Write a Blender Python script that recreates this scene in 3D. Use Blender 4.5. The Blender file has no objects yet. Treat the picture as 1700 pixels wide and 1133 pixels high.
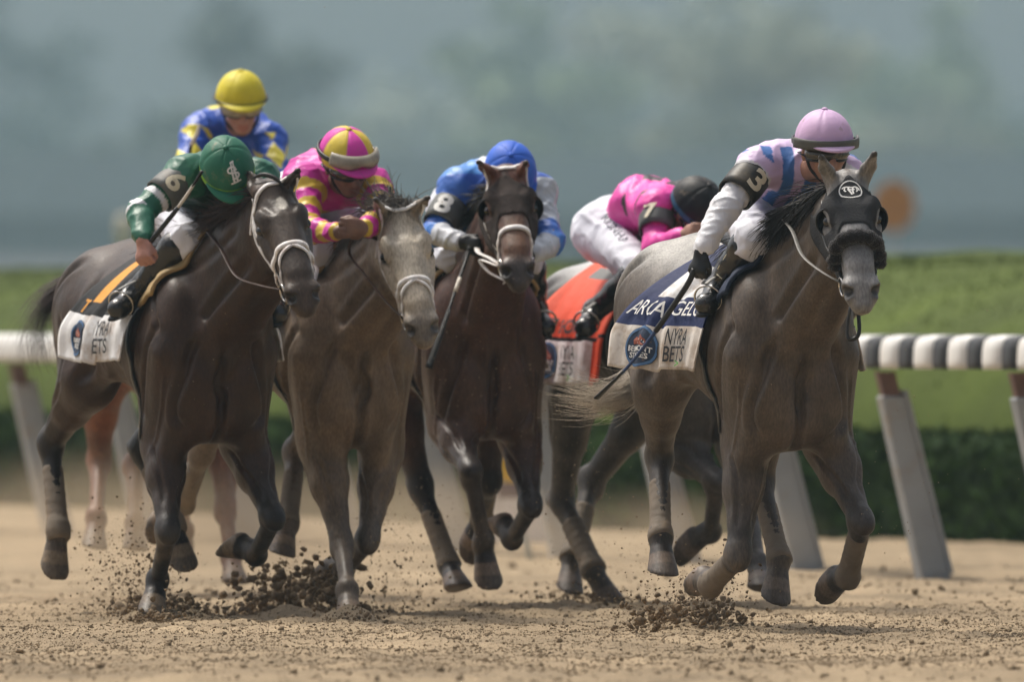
import bpy, math, random, os
import numpy as np
from mathutils import Vector, Matrix
from mathutils.bvhtree import BVHTree

rad = math.radians
scn = bpy.context.scene
COL = scn.collection
rng = np.random.default_rng(7)
random.seed(7)

# ------------------------------------------------------------------ camera, sky, sun, exposure
HC = 1.2                       # camera height
FPX = 28333.0                  # focal length in photograph pixels (600 mm on 36 mm film)
HOR = 545.0                    # horizon row of the photograph
cam_d = bpy.data.cameras.new('camera')
cam = bpy.data.objects.new('camera', cam_d)
COL.objects.link(cam)
cam.location = (0, 0, HC)
cam.rotation_euler = (rad(90), 0, 0)
cam_d.sensor_width = 36.0
cam_d.lens = 600.0
cam_d.shift_y = -(566.5 - HOR) / 1700.0
cam_d.clip_start = 0.5
cam_d.clip_end = 3000.0
cam_d.dof.use_dof = True
cam_d.dof.focus_distance = 66.6
cam_d.dof.aperture_fstop = 4.5
scn.camera = cam

SUN_EL, SUN_AZ = 60.0, -42.0   # azimuth measured from the view direction (+Y) towards +X
wd = bpy.data.worlds.new('World')
scn.world = wd
wd.use_nodes = True
nt = wd.node_tree
bg = nt.nodes['Background']
sky = nt.nodes.new('ShaderNodeTexSky')
sky.sky_type = 'NISHITA'
sky.sun_disc = False
sky.sun_elevation = rad(SUN_EL)
sky.sun_rotation = rad(SUN_AZ)
sky.dust_density = 7.0
sky.air_density = 0.8
hs = nt.nodes.new('ShaderNodeHueSaturation')          # thin overcast: the same sky, less blue
hs.inputs['Saturation'].default_value = 0.5
nt.links.new(sky.outputs[0], hs.inputs['Color'])
nt.links.new(hs.outputs[0], bg.inputs[0])
bg.inputs[1].default_value = 0.092
sd = bpy.data.lights.new('sun', 'SUN')
sun = bpy.data.objects.new('sun', sd)
COL.objects.link(sun)
sd.energy = 1.75
sd.angle = rad(14)
sd.color = (1.0, 0.93, 0.82)
_s = Vector((math.sin(rad(SUN_AZ)) * math.cos(rad(SUN_EL)), math.cos(rad(SUN_AZ)) * math.cos(rad(SUN_EL)), math.sin(rad(SUN_EL))))
sun.rotation_euler = (-_s).to_track_quat('-Z', 'Y').to_euler()
scn.view_settings.view_transform = 'Standard'
scn.view_settings.look = 'None'
scn.view_settings.gamma = 1.0
scn.view_settings.exposure = 0.75
scn.cycles.use_denoising = True
scn.cycles.volume_bounces = 1
scn.cycles.max_bounces = 6
scn.cycles.transparent_max_bounces = 12

# ------------------------------------------------------------------ numpy helpers
def V(*a): return np.array(a, float)
def nrm(v):
    v = np.asarray(v, float); return v / (np.linalg.norm(v) + 1e-12)
def sstep(a, b, x):
    t = np.clip((x - a) / (b - a), 0, 1); return t * t * (3 - 2 * t)
def mix(a, b, t):
    return a + (b - a) * t

class Waves:
    """cheap smooth noise: a sum of random plane waves"""
    def __init__(s, seed, freq, n=18, spread=0.6):
        r = np.random.default_rng(seed)
        d = r.normal(size=(n, 3)); d /= np.linalg.norm(d, axis=1)[:, None]
        s.k = d * (freq * 2 * np.pi * r.uniform(1 - spread, 1 + spread, (n, 1)))
        s.p = r.uniform(0, 6.28, n); s.n = n
    def __call__(s, p):
        out = np.zeros(len(p))
        for k, ph in zip(s.k, s.p): out += np.sin(p @ k + ph)
        return out / math.sqrt(s.n)

def vnoise2(x, y, seed):
    """value noise on a 2-D lattice"""
    r = np.random.default_rng(seed).uniform(-1, 1, (256, 256))
    xi = np.floor(x).astype(int); yi = np.floor(y).astype(int)
    fx = x - xi; fy = y - yi
    fx = fx * fx * (3 - 2 * fx); fy = fy * fy * (3 - 2 * fy)
    a = r[xi % 256, yi % 256]; b = r[(xi + 1) % 256, yi % 256]
    c = r[xi % 256, (yi + 1) % 256]; d = r[(xi + 1) % 256, (yi + 1) % 256]
    return (a + (b - a) * fx) * (1 - fy) + (c + (d - c) * fx) * fy

def pix(px, py, D):
    """world point seen at a photograph pixel at distance D"""
    return V((px - 850.0) / FPX * D, D, HC - (py - HOR) / FPX * D)
def topix(w):
    return (850 + FPX * w[0] / w[1], HOR - FPX * (w[2] - HC) / w[1])

class Frame:
    def __init__(s, o, rz):
        s.o = np.array(o, float); s.rz = rz
        c, n = math.cos(rz), math.sin(rz)
        s.R = np.array([[c, n, 0], [-n, c, 0], [0, 0, 1.0]])
    def loc(s, w): return s.R @ (np.asarray(w, float) - s.o)
    def dir(s, w): return s.R @ np.asarray(w, float)
    def wor(s, l): return s.R.T @ np.asarray(l, float) + s.o

def solve(pw, px, py, L, sign):
    """child joint of a bone of length L: on the ray of the pixel, sign +1 nearer than the parent, -1 farther"""
    D = pw[1]
    for _ in range(6):
        w = pix(px, py, D)
        r = L * L - (w[0] - pw[0]) ** 2 - (w[2] - pw[2]) ** 2
        D = pw[1] - sign * math.sqrt(max(r, 0.0))
    return pix(px, py, D)

# ------------------------------------------------------------------ signed distance modeller
class SDF:
    def __init__(s, lo, hi, h):
        s.h = h; s.lo = np.array(lo, float)
        n = np.ceil((np.array(hi, float) - s.lo) / h).astype(int) + 1
        s.n = n
        s.F = np.full(n, 0.25, np.float32)
        s.ax = [(s.lo[i] + h * np.arange(n[i])).astype(np.float32) for i in range(3)]
    def win(s, lo, hi):
        i0 = np.maximum(np.floor((np.asarray(lo) - s.lo) / s.h).astype(int), 0)
        i1 = np.minimum(np.ceil((np.asarray(hi) - s.lo) / s.h).astype(int) + 1, s.n)
        if (i1 <= i0).any(): return None
        sl = tuple(slice(a, b) for a, b in zip(i0, i1))
        x = s.ax[0][sl[0]][:, None, None]; y = s.ax[1][sl[1]][None, :, None]; z = s.ax[2][sl[2]][None, None, :]
        return sl, x, y, z
    def comb(s, sl, d, k, op):
        A = s.F[sl]
        if op < 0: A = -A
        if k > 0:
            hh = np.maximum(k - np.abs(A - d), 0) / k
            r = np.minimum(A, d) - hh * hh * (k / 4)
        else: r = np.minimum(A, d)
        s.F[sl] = -r if op < 0 else r
    def cone(s, a, b, ra, rb, k=0.02, op=1):
        a = np.asarray(a, float); b = np.asarray(b, float); m = max(ra, rb) + k + 2 * s.h
        w = s.win(np.minimum(a, b) - m, np.maximum(a, b) + m)
        if w is None: return
        sl, x, y, z = w
        ba = b - a; L2 = ba @ ba + 1e-9
        qx, qy, qz = x - a[0], y - a[1], z - a[2]
        t = np.clip((qx * ba[0] + qy * ba[1] + qz * ba[2]) / L2, 0, 1)
        d = np.sqrt((qx - t * ba[0]) ** 2 + (qy - t * ba[1]) ** 2 + (qz - t * ba[2]) ** 2) - (ra + t * (rb - ra))
        s.comb(sl, d.astype(np.float32), k, op)
    def econe(s, a, b, wa, wb, side, k=0.03, op=1):
        """wa, wb = (half width along side, half depth across); tapered elliptic capsule"""
        a = np.asarray(a, float); b = np.asarray(b, float)
        m = max(max(wa), max(wb)) + k + 2 * s.h
        w = s.win(np.minimum(a, b) - m, np.maximum(a, b) + m)
        if w is None: return
        sl, x, y, z = w
        ba = b - a; L = np.linalg.norm(ba) + 1e-9; t_ = ba / L
        sd_ = np.asarray(side, float); sd_ = nrm(sd_ - t_ * (sd_ @ t_)); up = np.cross(t_, sd_)
        qx, qy, qz = x - a[0], y - a[1], z - a[2]
        ax = qx * t_[0] + qy * t_[1] + qz * t_[2]
        t = np.clip(ax / L, 0, 1)
        e = ax - t * L
        u = qx * sd_[0] + qy * sd_[1] + qz * sd_[2]
        v = qx * up[0] + qy * up[1] + qz * up[2]
        W = wa[0] + t * (wb[0] - wa[0]); H = wa[1] + t * (wb[1] - wa[1]); E = np.minimum(W, H)
        k0 = np.sqrt((u / W) ** 2 + (v / H) ** 2 + (e / E) ** 2)
        k1 = np.sqrt((u / W ** 2) ** 2 + (v / H ** 2) ** 2 + (e / E ** 2) ** 2) + 1e-6
        d = np.where(k0 < 0.3, (k0 - 1) * E, k0 * (k0 - 1) / k1)
        s.comb(sl, d.astype(np.float32), k, op)
    def ell(s, c, r, axes=None, k=0.03, op=1):
        c = np.asarray(c, float); r = np.asarray(r, float); m = r.max() + k + 2 * s.h
        w = s.win(c - m, c + m)
        if w is None: return
        sl, x, y, z = w
        A = np.eye(3) if axes is None else np.asarray(axes, float)
        qx, qy, qz = x - c[0], y - c[1], z - c[2]
        q = [qx * A[i][0] + qy * A[i][1] + qz * A[i][2] for i in range(3)]
        k0 = np.sqrt(sum((q[i] / r[i]) ** 2 for i in range(3)))
        k1 = np.sqrt(sum((q[i] / r[i] ** 2) ** 2 for i in range(3))) + 1e-6
        d = np.where(k0 < 0.3, (k0 - 1) * r.min(), k0 * (k0 - 1) / k1)
        s.comb(sl, d.astype(np.float32), k, op)
    def hoof(s, a, b, ra, rb, nrmv, k=0.008):
        """tapered cone cut flat by the sole plane through b"""
        a = np.asarray(a, float); b = np.asarray(b, float); m = max(ra, rb) * 1.6 + k + 2 * s.h
        w = s.win(np.minimum(a, b) - m, np.maximum(a, b) + m)
        if w is None: return
        sl, x, y, z = w
        ba = b - a; L2 = ba @ ba + 1e-9
        qx, qy, qz = x - a[0], y - a[1], z - a[2]
        t = np.clip((qx * ba[0] + qy * ba[1] + qz * ba[2]) / L2, 0, 1.5)
        d = np.sqrt((qx - t * ba[0]) ** 2 + (qy - t * ba[1]) ** 2 + (qz - t * ba[2]) ** 2) - (ra + t * (rb - ra))
        pl = (x - b[0]) * nrmv[0] + (y - b[1]) * nrmv[1] + (z - b[2]) * nrmv[2]
        kk = 0.008; hh = np.maximum(kk - np.abs(d - pl), 0) / kk
        d = np.maximum(d, pl) + hh * hh * kk / 4
        s.comb(sl, d.astype(np.float32), k, 1)
    def loft(s, o, T, N, S, st, k=0.05, p=2.0, op=1):
        """st rows: t, centre along N, half depth along N, half width along S, taper of the width towards +N, towards -N"""
        st = np.asarray(st, float)
        tt = np.linspace(st[0, 0], st[-1, 0], 120)
        # smooth interpolation of the stations
        rows = [np.interp(tt, st[:, 0], st[:, i]) for i in range(1, st.shape[1])]
        ker = np.hanning(13); ker /= ker.sum()
        rows = [np.convolve(np.pad(r, 6, mode='edge'), ker, 'valid') for r in rows]
        o = np.asarray(o, float); T = nrm(T); N = nrm(N); S = nrm(S)
        c = np.array([o + T * a + N * b for a, b in zip(tt, rows[0])])
        m = max(rows[1].max(), rows[2].max()) + k + 2 * s.h
        w = s.win(c.min(0) - m, c.max(0) + m)
        if w is None: return
        sl, x, y, z = w
        qx, qy, qz = x - o[0], y - o[1], z - o[2]
        a = qx * T[0] + qy * T[1] + qz * T[2]
        v = qx * N[0] + qy * N[1] + qz * N[2]
        u = qx * S[0] + qy * S[1] + qz * S[2]
        ac = np.clip(a, tt[0], tt[-1])
        f = [np.interp(ac, tt, r).astype(np.float32) for r in rows]
        e = a - ac
        v = (v - f[0])
        H = f[1]; W = f[2]
        if len(f) > 3:
            vn = np.clip(v / H, -1, 1)
            W = W * (1 - f[3] * np.maximum(vn, 0) ** 1.5 - f[4] * np.maximum(-vn, 0) ** 1.5)
            W = np.maximum(W, 0.01)
        E = np.minimum(W, H)
        r = (np.abs(u / W) ** p + np.abs(v / H) ** p) ** (1 / p)
        k0 = np.sqrt(r * r + (e / E) ** 2)
        k1 = np.sqrt((u / W ** 2) ** 2 + (v / H ** 2) ** 2 + (e / E ** 2) ** 2) + 1e-6
        d = np.where(k0 < 0.3, (k0 - 1) * E, np.minimum(k0 * (k0 - 1) / k1, (k0 - 1) * np.maximum(W, H)))
        s.comb(sl, d.astype(np.float32), k, op)
    def plane_cut(s, o, n, k=0.0, lo=None, hi=None):
        """remove what lies on the +n side of a plane"""
        w = s.win(s.lo if lo is None else lo, (s.lo + s.h * s.n) if hi is None else hi)
        if w is None: return
        sl, x, y, z = w
        d = (x - o[0]) * n[0] + (y - o[1]) * n[1] + (z - o[2]) * n[2]
        s.F[sl] = np.maximum(s.F[sl], d)
    def mesh(s):
        """surface nets"""
        F = s.F; I = F < 0
        nx, ny, nz = F.shape
        cnt = np.zeros((nx - 1, ny - 1, nz - 1), np.uint8)
        offs = [(i, j, k) for i in (0, 1) for j in (0, 1) for k in (0, 1)]
        for i, j, k in offs: cnt += I[i:nx - 1 + i, j:ny - 1 + j, k:nz - 1 + k]
        act = (cnt > 0) & (cnt < 8)
        idx = np.argwhere(act)
        cell = np.full(act.shape, -1, np.int32); cell[act] = np.arange(len(idx))
        val = {o: F[idx[:, 0] + o[0], idx[:, 1] + o[1], idx[:, 2] + o[2]] for o in offs}
        P = np.zeros((len(idx), 3)); C = np.zeros(len(idx))
        for a in offs:
            for d in range(3):
                if a[d] == 0:
                    b = list(a); b[d] = 1; b = tuple(b)
                    va, vb = val[a], val[b]
                    m = (va < 0) != (vb < 0)
                    t = np.where(m, va / np.where(m, va - vb, 1), 0)
                    for q in range(3):
                        P[:, q] += np.where(m, a[q] + (t if q == d else 0), 0)
                    C += m
        verts = s.lo + s.h * (idx + P / C[:, None])
        faces = []
        for d in range(3):
            A = [slice(None)] * 3; B = [slice(None)] * 3
            A[d] = slice(0, -1); B[d] = slice(1, None)
            e = I[tuple(A)] != I[tuple(B)]
            q = np.argwhere(e)
            o1, o2 = [(1, 2), (2, 0), (0, 1)][d]
            ok = (q[:, o1] > 0) & (q[:, o2] > 0) & (q[:, o1] < F.shape[o1] - 1) & (q[:, o2] < F.shape[o2] - 1)
            q = q[ok]
            def cidx(da, db):
                c = q.copy(); c[:, o1] += da; c[:, o2] += db
                return cell[c[:, 0], c[:, 1], c[:, 2]]
            f = np.stack([cidx(-1, -1), cidx(0, -1), cidx(0, 0), cidx(-1, 0)], 1)
            ins = I[q[:, 0], q[:, 1], q[:, 2]]
            f[~ins] = f[~ins][:, ::-1]
            faces.append(f)
        return verts, np.concatenate(faces)

def vnormals(v, f):
    a = v[f[:, 2]] - v[f[:, 0]]; b = v[f[:, 3]] - v[f[:, 1]]
    n = np.cross(a, b)
    out = np.zeros_like(v)
    for i in range(4): np.add.at(out, f[:, i], n)
    return out / (np.linalg.norm(out, axis=1)[:, None] + 1e-12)

def relax(v, f, it=1, lam=0.5):
    e = np.concatenate([f[:, [0, 1]], f[:, [1, 2]], f[:, [2, 3]], f[:, [3, 0]]])
    for _ in range(it):
        s_ = np.zeros_like(v); c = np.zeros(len(v))
        np.add.at(s_, e[:, 0], v[e[:, 1]]); np.add.at(s_, e[:, 1], v[e[:, 0]])
        np.add.at(c, e[:, 0], 1); np.add.at(c, e[:, 1], 1)
        v = v + lam * (s_ / np.maximum(c, 1)[:, None] - v)
    return v

# ------------------------------------------------------------------ mesh builders
def mk(name, verts, faces, mat, parent=None, smooth=True, cols=None, fmat=None, props=None):
    me = bpy.data.meshes.new(name)
    verts = np.asarray(verts, np.float32)
    if isinstance(faces, np.ndarray) and faces.ndim == 2:
        nf, w = faces.shape
        me.vertices.add(len(verts)); me.vertices.foreach_set('co', verts.ravel())
        me.loops.add(nf * w); me.loops.foreach_set('vertex_index', faces.astype(np.int32).ravel())
        me.polygons.add(nf); me.polygons.foreach_set('loop_start', (np.arange(nf) * w).astype(np.int32))
        me.update(calc_edges=True)
    else:
        me.from_pydata([tuple(map(float, q)) for q in verts], [], [tuple(int(i) for i in q) for q in faces])
        me.update()
    mats = mat if isinstance(mat, (list, tuple)) else [mat]
    for m in mats: me.materials.append(M[m] if isinstance(m, str) else m)
    n = len(me.polygons)
    if smooth: me.polygons.foreach_set('use_smooth', np.ones(n, bool))
    if fmat is not None: me.polygons.foreach_set('material_index', np.asarray(fmat, np.int32))
    if cols is not None:
        at = me.color_attributes.new('Col', 'FLOAT_COLOR', 'POINT')
        c4 = np.ones((len(verts), 4), np.float32); c4[:, :3] = cols
        at.data.foreach_set('color', c4.ravel())
    o = bpy.data.objects.new(name, me)
    COL.objects.link(o)
    if parent is not None: o.parent = parent
    if props:
        for k_, v_ in props.items(): o[k_] = v_
    return o

def empty(name, loc, rz=0.0, **props):
    o = bpy.data.objects.new(name, None)
    COL.objects.link(o)
    o.location = tuple(map(float, loc)); o.rotation_euler = (0, 0, rz)
    o.empty_display_size = 0.2
    for k_, v_ in props.items(): o[k_] = v_
    return o

class MB:
    """collects pieces into one mesh"""
    def __init__(s): s.v = []; s.f = []; s.m = []
    def add(s, v, f, m=0):
        b = len(s.v); s.v += [tuple(map(float, q)) for q in v]
        s.f += [tuple(int(i) + b for i in q) for q in f]; s.m += [m] * len(f)
    def tube(s, pts, r, n=8, m=0, flat=None, cap=True):
        """round or flattened tube along points; r a number or list"""
        pts = [np.asarray(p, float) for p in pts]
        rs = r if hasattr(r, '__len__') else [r] * len(pts)
        vs = []; ref = None
        for i, p in enumerate(pts):
            t = nrm(pts[min(i + 1, len(pts) - 1)] - pts[max(i - 1, 0)])
            if ref is None:
                ref = np.cross(t, V(0, 0, 1)) if abs(t[2]) < 0.9 else np.cross(t, V(1, 0, 0))
            ref = nrm(ref - t * (ref @ t)); b = np.cross(t, ref)
            for j in range(n):
                a = 2 * math.pi * j / n
                vs.append(p + rs[i] * (ref * math.cos(a) + b * math.sin(a) * (flat or 1)))
        fs = []
        for i in range(len(pts) - 1):
            for j in range(n):
                k_ = (j + 1) % n
                fs.append((i * n + j, i * n + k_, (i + 1) * n + k_, (i + 1) * n + j))
        if cap:
            fs.append(tuple(range(n))[::-1]); fs.append(tuple((len(pts) - 1) * n + j for j in range(n)))
        s.add(vs, fs, m)
    def box(s, c, sz, R=None, m=0):
        c = np.asarray(c, float); R = np.eye(3) if R is None else np.asarray(R, float)
        vs = [c + R.T @ (np.array([i, j, k_]) * np.asarray(sz, float) / 2) for i in (-1, 1) for j in (-1, 1) for k_ in (-1, 1)]
        s.add(vs, [(0, 1, 3, 2), (4, 6, 7, 5), (0, 4, 5, 1), (2, 3, 7, 6), (0, 2, 6, 4), (1, 5, 7, 3)], m)
    def ribbon(s, pts, nor, width, thick=0.004, m=0):
        """flat strap along pts lying on a surface with normals nor"""
        pts = [np.asarray(p, float) for p in pts]; n = len(pts); vs = []
        for i in range(n):
            t = nrm(pts[min(i + 1, n - 1)] - pts[max(i - 1, 0)])
            N = nrm(nor[i]); b = nrm(np.cross(N, t))
            w = width[i] if hasattr(width, '__len__') else width
            for (x, y) in ((-.5, 0), (-.42, 1), (.42, 1), (.5, 0)):
                vs.append(pts[i] + b * x * w + N * (y * thick))
        fs = []
        for i in range(n - 1):
            for j in range(4):
                k_ = (j + 1) % 4
                fs.append((i * 4 + j, i * 4 + k_, (i + 1) * 4 + k_, (i + 1) * 4 + j))
        fs.append((0, 3, 2, 1)); e = (n - 1) * 4; fs.append((e, e + 1, e + 2, e + 3))
        s.add(vs, fs, m)
    def build(s, name, mat, parent=None, smooth=True, **kw):
        return mk(name, s.v, s.f, mat, parent, smooth, fmat=s.m if isinstance(mat, (list, tuple)) else None, **kw)

def curve(pts, n):
    """Catmull-Rom through points"""
    P = [np.asarray(p, float) for p in pts]
    P = [2 * P[0] - P[1]] + P + [2 * P[-1] - P[-2]]
    out = []
    segs = len(P) - 3
    for i in range(n):
        u = i / (n - 1) * segs; k_ = min(int(u), segs - 1); t = u - k_
        a, b, c, d = P[k_:k_ + 4]
        out.append(0.5 * (2 * b + (c - a) * t + (2 * a - 5 * b + 4 * c - d) * t * t + (3 * b - a - 3 * c + d) * t ** 3))
    return out

_txt = {}
def text_mesh(body, bold=0.0, shear=0.0):
    """outline letters as flat polygons: vertices normalised to width in em units, centred"""
    key = (body, bold, shear)
    if key in _txt: return _txt[key]
    cu = bpy.data.curves.new('txt', 'FONT'); cu.body = body; cu.align_x = 'CENTER'; cu.align_y = 'CENTER'
    cu.offset = bold; cu.shear = shear; cu.resolution_u = 3
    ob = bpy.data.objects.new('txt', cu); COL.objects.link(ob)
    dg = bpy.context.evaluated_depsgraph_get()
    me = bpy.data.meshes.new_from_object(ob.evaluated_get(dg))
    v = np.array([q.co[:] for q in me.vertices]).reshape(-1, 3)
    import bmesh
    bm = bmesh.new(); bm.from_mesh(me); bmesh.ops.triangulate(bm, faces=bm.faces[:])
    for _ in range(2):
        le = [e for e in bm.edges if e.calc_length() > .16]
        if le: bmesh.ops.subdivide_edges(bm, edges=le, cuts=1); bmesh.ops.triangulate(bm, faces=bm.faces[:])
    bm.to_mesh(me); bm.free()
    v = np.array([q.co[:] for q in me.vertices]).reshape(-1, 3)
    f = [tuple(p.vertices) for p in me.polygons]
    bpy.data.objects.remove(ob); bpy.data.curves.remove(cu); bpy.data.meshes.remove(me)
    if len(v):
        mn, mx = v.min(0), v.max(0)
        v = v - (mn + mx) / 2
        sz = (mx - mn)
    else: sz = np.ones(3)
    _txt[key] = (v, f, sz)
    return _txt[key]

# ------------------------------------------------------------------ materials
M = {}
def new_mat(name):
    m = bpy.data.materials.new(name); m.use_nodes = True
    M[name] = m
    return m, m.node_tree, m.node_tree.nodes['Principled BSDF']
def mat(name, col, rough=0.6, spec=0.4, var=0.12, vscale=8.0, bump=0.0, bscale=60.0, dirt=None, dirt_amt=0.0, dirt_scale=6.0, metal=0.0, attr=False, sheen=0.0, coat=0.0, bdist=0.01, detail=4.0):
    """general surface: colour (or the Col attribute) with noise variation, optional dried-dirt patches and relief"""
    m, t, b = new_mat(name)
    N, L = t.nodes, t.links
    tc = N.new('ShaderNodeTexCoord')
    nz = N.new('ShaderNodeTexNoise'); nz.inputs['Scale'].default_value = vscale; nz.inputs['Detail'].default_value = detail
    L.new(tc.outputs['Object'], nz.inputs['Vector'])
    mr = N.new('ShaderNodeMapRange')
    mr.inputs[1].default_value = 0.25; mr.inputs[2].default_value = 0.75
    mr.inputs[3].default_value = 1 - var; mr.inputs[4].default_value = 1 + var
    L.new(nz.outputs['Fac'], mr.inputs[0])
    mul = N.new('ShaderNodeMix'); mul.data_type = 'RGBA'; mul.blend_type = 'MULTIPLY'; mul.inputs[0].default_value = 1.0
    if attr:
        a = N.new('ShaderNodeAttribute'); a.attribute_name = 'Col'; L.new(a.outputs['Color'], mul.inputs[6])
    else: mul.inputs[6].default_value = (*col, 1)
    cc = N.new('ShaderNodeCombineColor')
    for i in range(3): L.new(mr.outputs[0], cc.inputs[i])
    L.new(cc.outputs[0], mul.inputs[7])
    out = mul.outputs[2]
    if dirt is not None:
        n2 = N.new('ShaderNodeTexNoise'); n2.inputs['Scale'].default_value = dirt_scale; n2.inputs['Detail'].default_value = 8.0; n2.inputs['Roughness'].default_value = 0.65
        L.new(tc.outputs['Object'], n2.inputs['Vector'])
        r2 = N.new('ShaderNodeMapRange'); r2.inputs[1].default_value = 0.62 - 0.25 * dirt_amt; r2.inputs[2].default_value = 0.70
        r2.inputs[3].default_value = 0.0; r2.inputs[4].default_value = min(1, 0.4 + dirt_amt)
        L.new(n2.outputs['Fac'], r2.inputs[0])
        mx = N.new('ShaderNodeMix'); mx.data_type = 'RGBA'
        L.new(r2.outputs[0], mx.inputs[0]); L.new(out, mx.inputs[6]); mx.inputs[7].default_value = (*dirt, 1)
        out = mx.outputs[2]
    L.new(out, b.inputs['Base Color'])
    b.inputs['Roughness'].default_value = rough
    b.inputs['Specular IOR Level'].default_value = spec
    b.inputs['Metallic'].default_value = metal
    if sheen: b.inputs['Sheen Weight'].default_value = sheen
    if coat: b.inputs['Coat Weight'].default_value = coat; b.inputs['Coat Roughness'].default_value = 0.15
    if bump:
        n3 = N.new('ShaderNodeTexNoise'); n3.inputs['Scale'].default_value = bscale; n3.inputs['Detail'].default_value = 6.0
        L.new(tc.outputs['Object'], n3.inputs['Vector'])
        bp = N.new('ShaderNodeBump'); bp.inputs['Strength'].default_value = bump; bp.inputs['Distance'].default_value = bdist
        L.new(n3.outputs['Fac'], bp.inputs['Height']); L.new(bp.outputs[0], b.inputs['Normal'])
    return m

DIRT = (0.24, 0.165, 0.10)
def cloth(name, col, **kw):
    d = dict(rough=0.65, spec=0.35, var=0.08, vscale=14, bump=0.35, bscale=24, bdist=.012); d.update(kw)
    return mat(name, col, **d)
mat('track_dirt', (0.305, 0.233, 0.148), rough=0.95, spec=0.15, var=0.38, vscale=1.1, bump=0.9, bscale=55, bdist=0.02, detail=10)
mat('clod', (0.20, 0.146, 0.092), rough=0.95, spec=0.1, var=0.3, vscale=9, bump=0.8, bscale=90)
mat('clod_pale', (0.255, 0.192, 0.122), rough=0.95, spec=0.1, var=0.3, vscale=9, bump=0.8, bscale=90)
mat('rail_white', (0.66, 0.65, 0.62), rough=0.45, var=0.06, vscale=3, dirt=(0.42, 0.37, 0.30), dirt_amt=0.25, dirt_scale=3)
mat('rail_dark', (0.035, 0.037, 0.041), rough=0.6, spec=.25, var=0.15, vscale=4, dirt=(0.16, 0.14, 0.11), dirt_amt=0.1)
mat('post_grey', (0.33, 0.35, 0.37), rough=0.55, var=0.12, vscale=5, dirt=(0.32, 0.25, 0.17), dirt_amt=0.3, dirt_scale=4)
mat('post_rust', (0.17, 0.10, 0.08), rough=0.7, var=0.25, vscale=12)
mat('hedge', (0.012, 0.026, 0.005), rough=0.9, spec=0.05, var=0.45, vscale=5)
mat('hedge_leaf', (0.020, 0.042, 0.007), rough=0.9, spec=0.05, var=0.45, vscale=2.5)
mat('bank_grass', (0.060, 0.086, 0.007), rough=0.85, spec=0.15, var=0.28, vscale=0.9, bump=0.5, bscale=20)
mat('bark', (0.09, 0.075, 0.06), rough=0.9, var=0.3, vscale=4)
mat('leaf_far', (0.035, 0.058, 0.032), rough=0.7, spec=0.3, var=0.4, vscale=0.35)
mat('leaf_far_mid', (0.085, 0.12, 0.05), rough=0.7, spec=0.3, var=0.4, vscale=0.35)
mat('leaf_far_lime', (0.15, 0.20, 0.07), rough=0.7, spec=0.3, var=0.4, vscale=0.35)
mat('leaf_far_pale', (0.22, 0.24, 0.16), rough=0.7, spec=0.3, var=0.4, vscale=0.35)
mat('far_wall', (0.10, 0.115, 0.125), rough=0.8, var=0.1, vscale=0.3)
mat('far_roof', (0.05, 0.056, 0.06), rough=0.8, var=0.1, vscale=0.3)
mat('far_screen', (0.035, 0.055, 0.06), rough=0.85, var=0.25, vscale=0.2)
mat('sign_orange', (0.75, 0.30, 0.12), rough=0.6)
mat('sign_cream', (0.70, 0.62, 0.48), rough=0.6)
mat('metal_pole', (0.32, 0.33, 0.34), rough=0.5)
mat('board_white', (0.80, 0.76, 0.76), rough=0.5, dirt=DIRT, dirt_amt=0.1)
mat('board_yellow', (0.75, 0.47, 0.06), rough=0.5)
mat('board_purple', (0.17, 0.11, 0.13), rough=0.6)
mat('teal_peg', (0.12, 0.19, 0.22), rough=0.6)
mat('white_strap', (0.72, 0.70, 0.68), rough=0.5, var=0.1, vscale=30, dirt=(0.35, 0.24, 0.17), dirt_amt=0.42, dirt_scale=14)
mat('brown_leather', (0.055, 0.028, 0.02), rough=0.4, var=0.25, vscale=30)
mat('black_leather', (0.010, 0.010, 0.011), rough=0.35, var=0.2, vscale=30)
mat('boot_black', (0.012, 0.011, 0.010), rough=0.22, spec=0.6, var=0.2, vscale=20, bump=0.5, bscale=14, bdist=0.02, dirt=(0.12, 0.09, 0.06), dirt_amt=0.15)
mat('brown_felt', (0.040, 0.030, 0.026), rough=0.9, spec=0.15, var=0.3, vscale=20, bump=0.5, bscale=40, dirt=(.10, .07, .05), dirt_amt=.15)
mat('black_felt', (0.036, 0.036, 0.038), rough=0.9, spec=0.15, var=0.2, bump=0.5, bscale=120)
mat('rein', (0.20, 0.19, 0.17), rough=0.5, var=0.2, vscale=30)
mat('steel', (0.55, 0.53, 0.50), rough=0.25, metal=1.0)
mat('eye', (0.008, 0.005, 0.004), rough=0.06, spec=0.8, var=0)
mat('wrap_tan', (0.17, 0.136, 0.10), rough=0.8, var=0.15, vscale=20, bump=0.4, bscale=40, dirt=DIRT, dirt_amt=0.3)
mat('white_cloth', (0.70, 0.70, 0.70), rough=0.75, var=0.06, vscale=10, bump=0.2, bscale=25, dirt=(0.30, 0.205, 0.13), dirt_amt=0.48, dirt_scale=9)
mat('muddy_cloth', (0.62, 0.58, 0.53), rough=0.8, var=0.08, vscale=10, bump=0.2, bscale=25, dirt=(0.27, 0.185, 0.115), dirt_amt=0.72, dirt_scale=9)
cloth('navy_cloth', (0.008, 0.017, 0.075), spec=.2)
cloth('navy_pad', (0.010, 0.020, 0.05))
cloth('orange_cloth', (0.62, 0.055, 0.008), dirt=DIRT, dirt_amt=0.05)
cloth('amber_cloth', (0.65, 0.28, 0.02))
cloth('black_cloth', (0.010, 0.010, 0.011), sheen=0.0, spec=.2)
cloth('magenta_cloth', (0.55, 0.02, 0.14))
cloth('green_cloth', (0.02, 0.10, 0.06))
cloth('yellow_cloth', (0.70, 0.50, 0.03))
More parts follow.
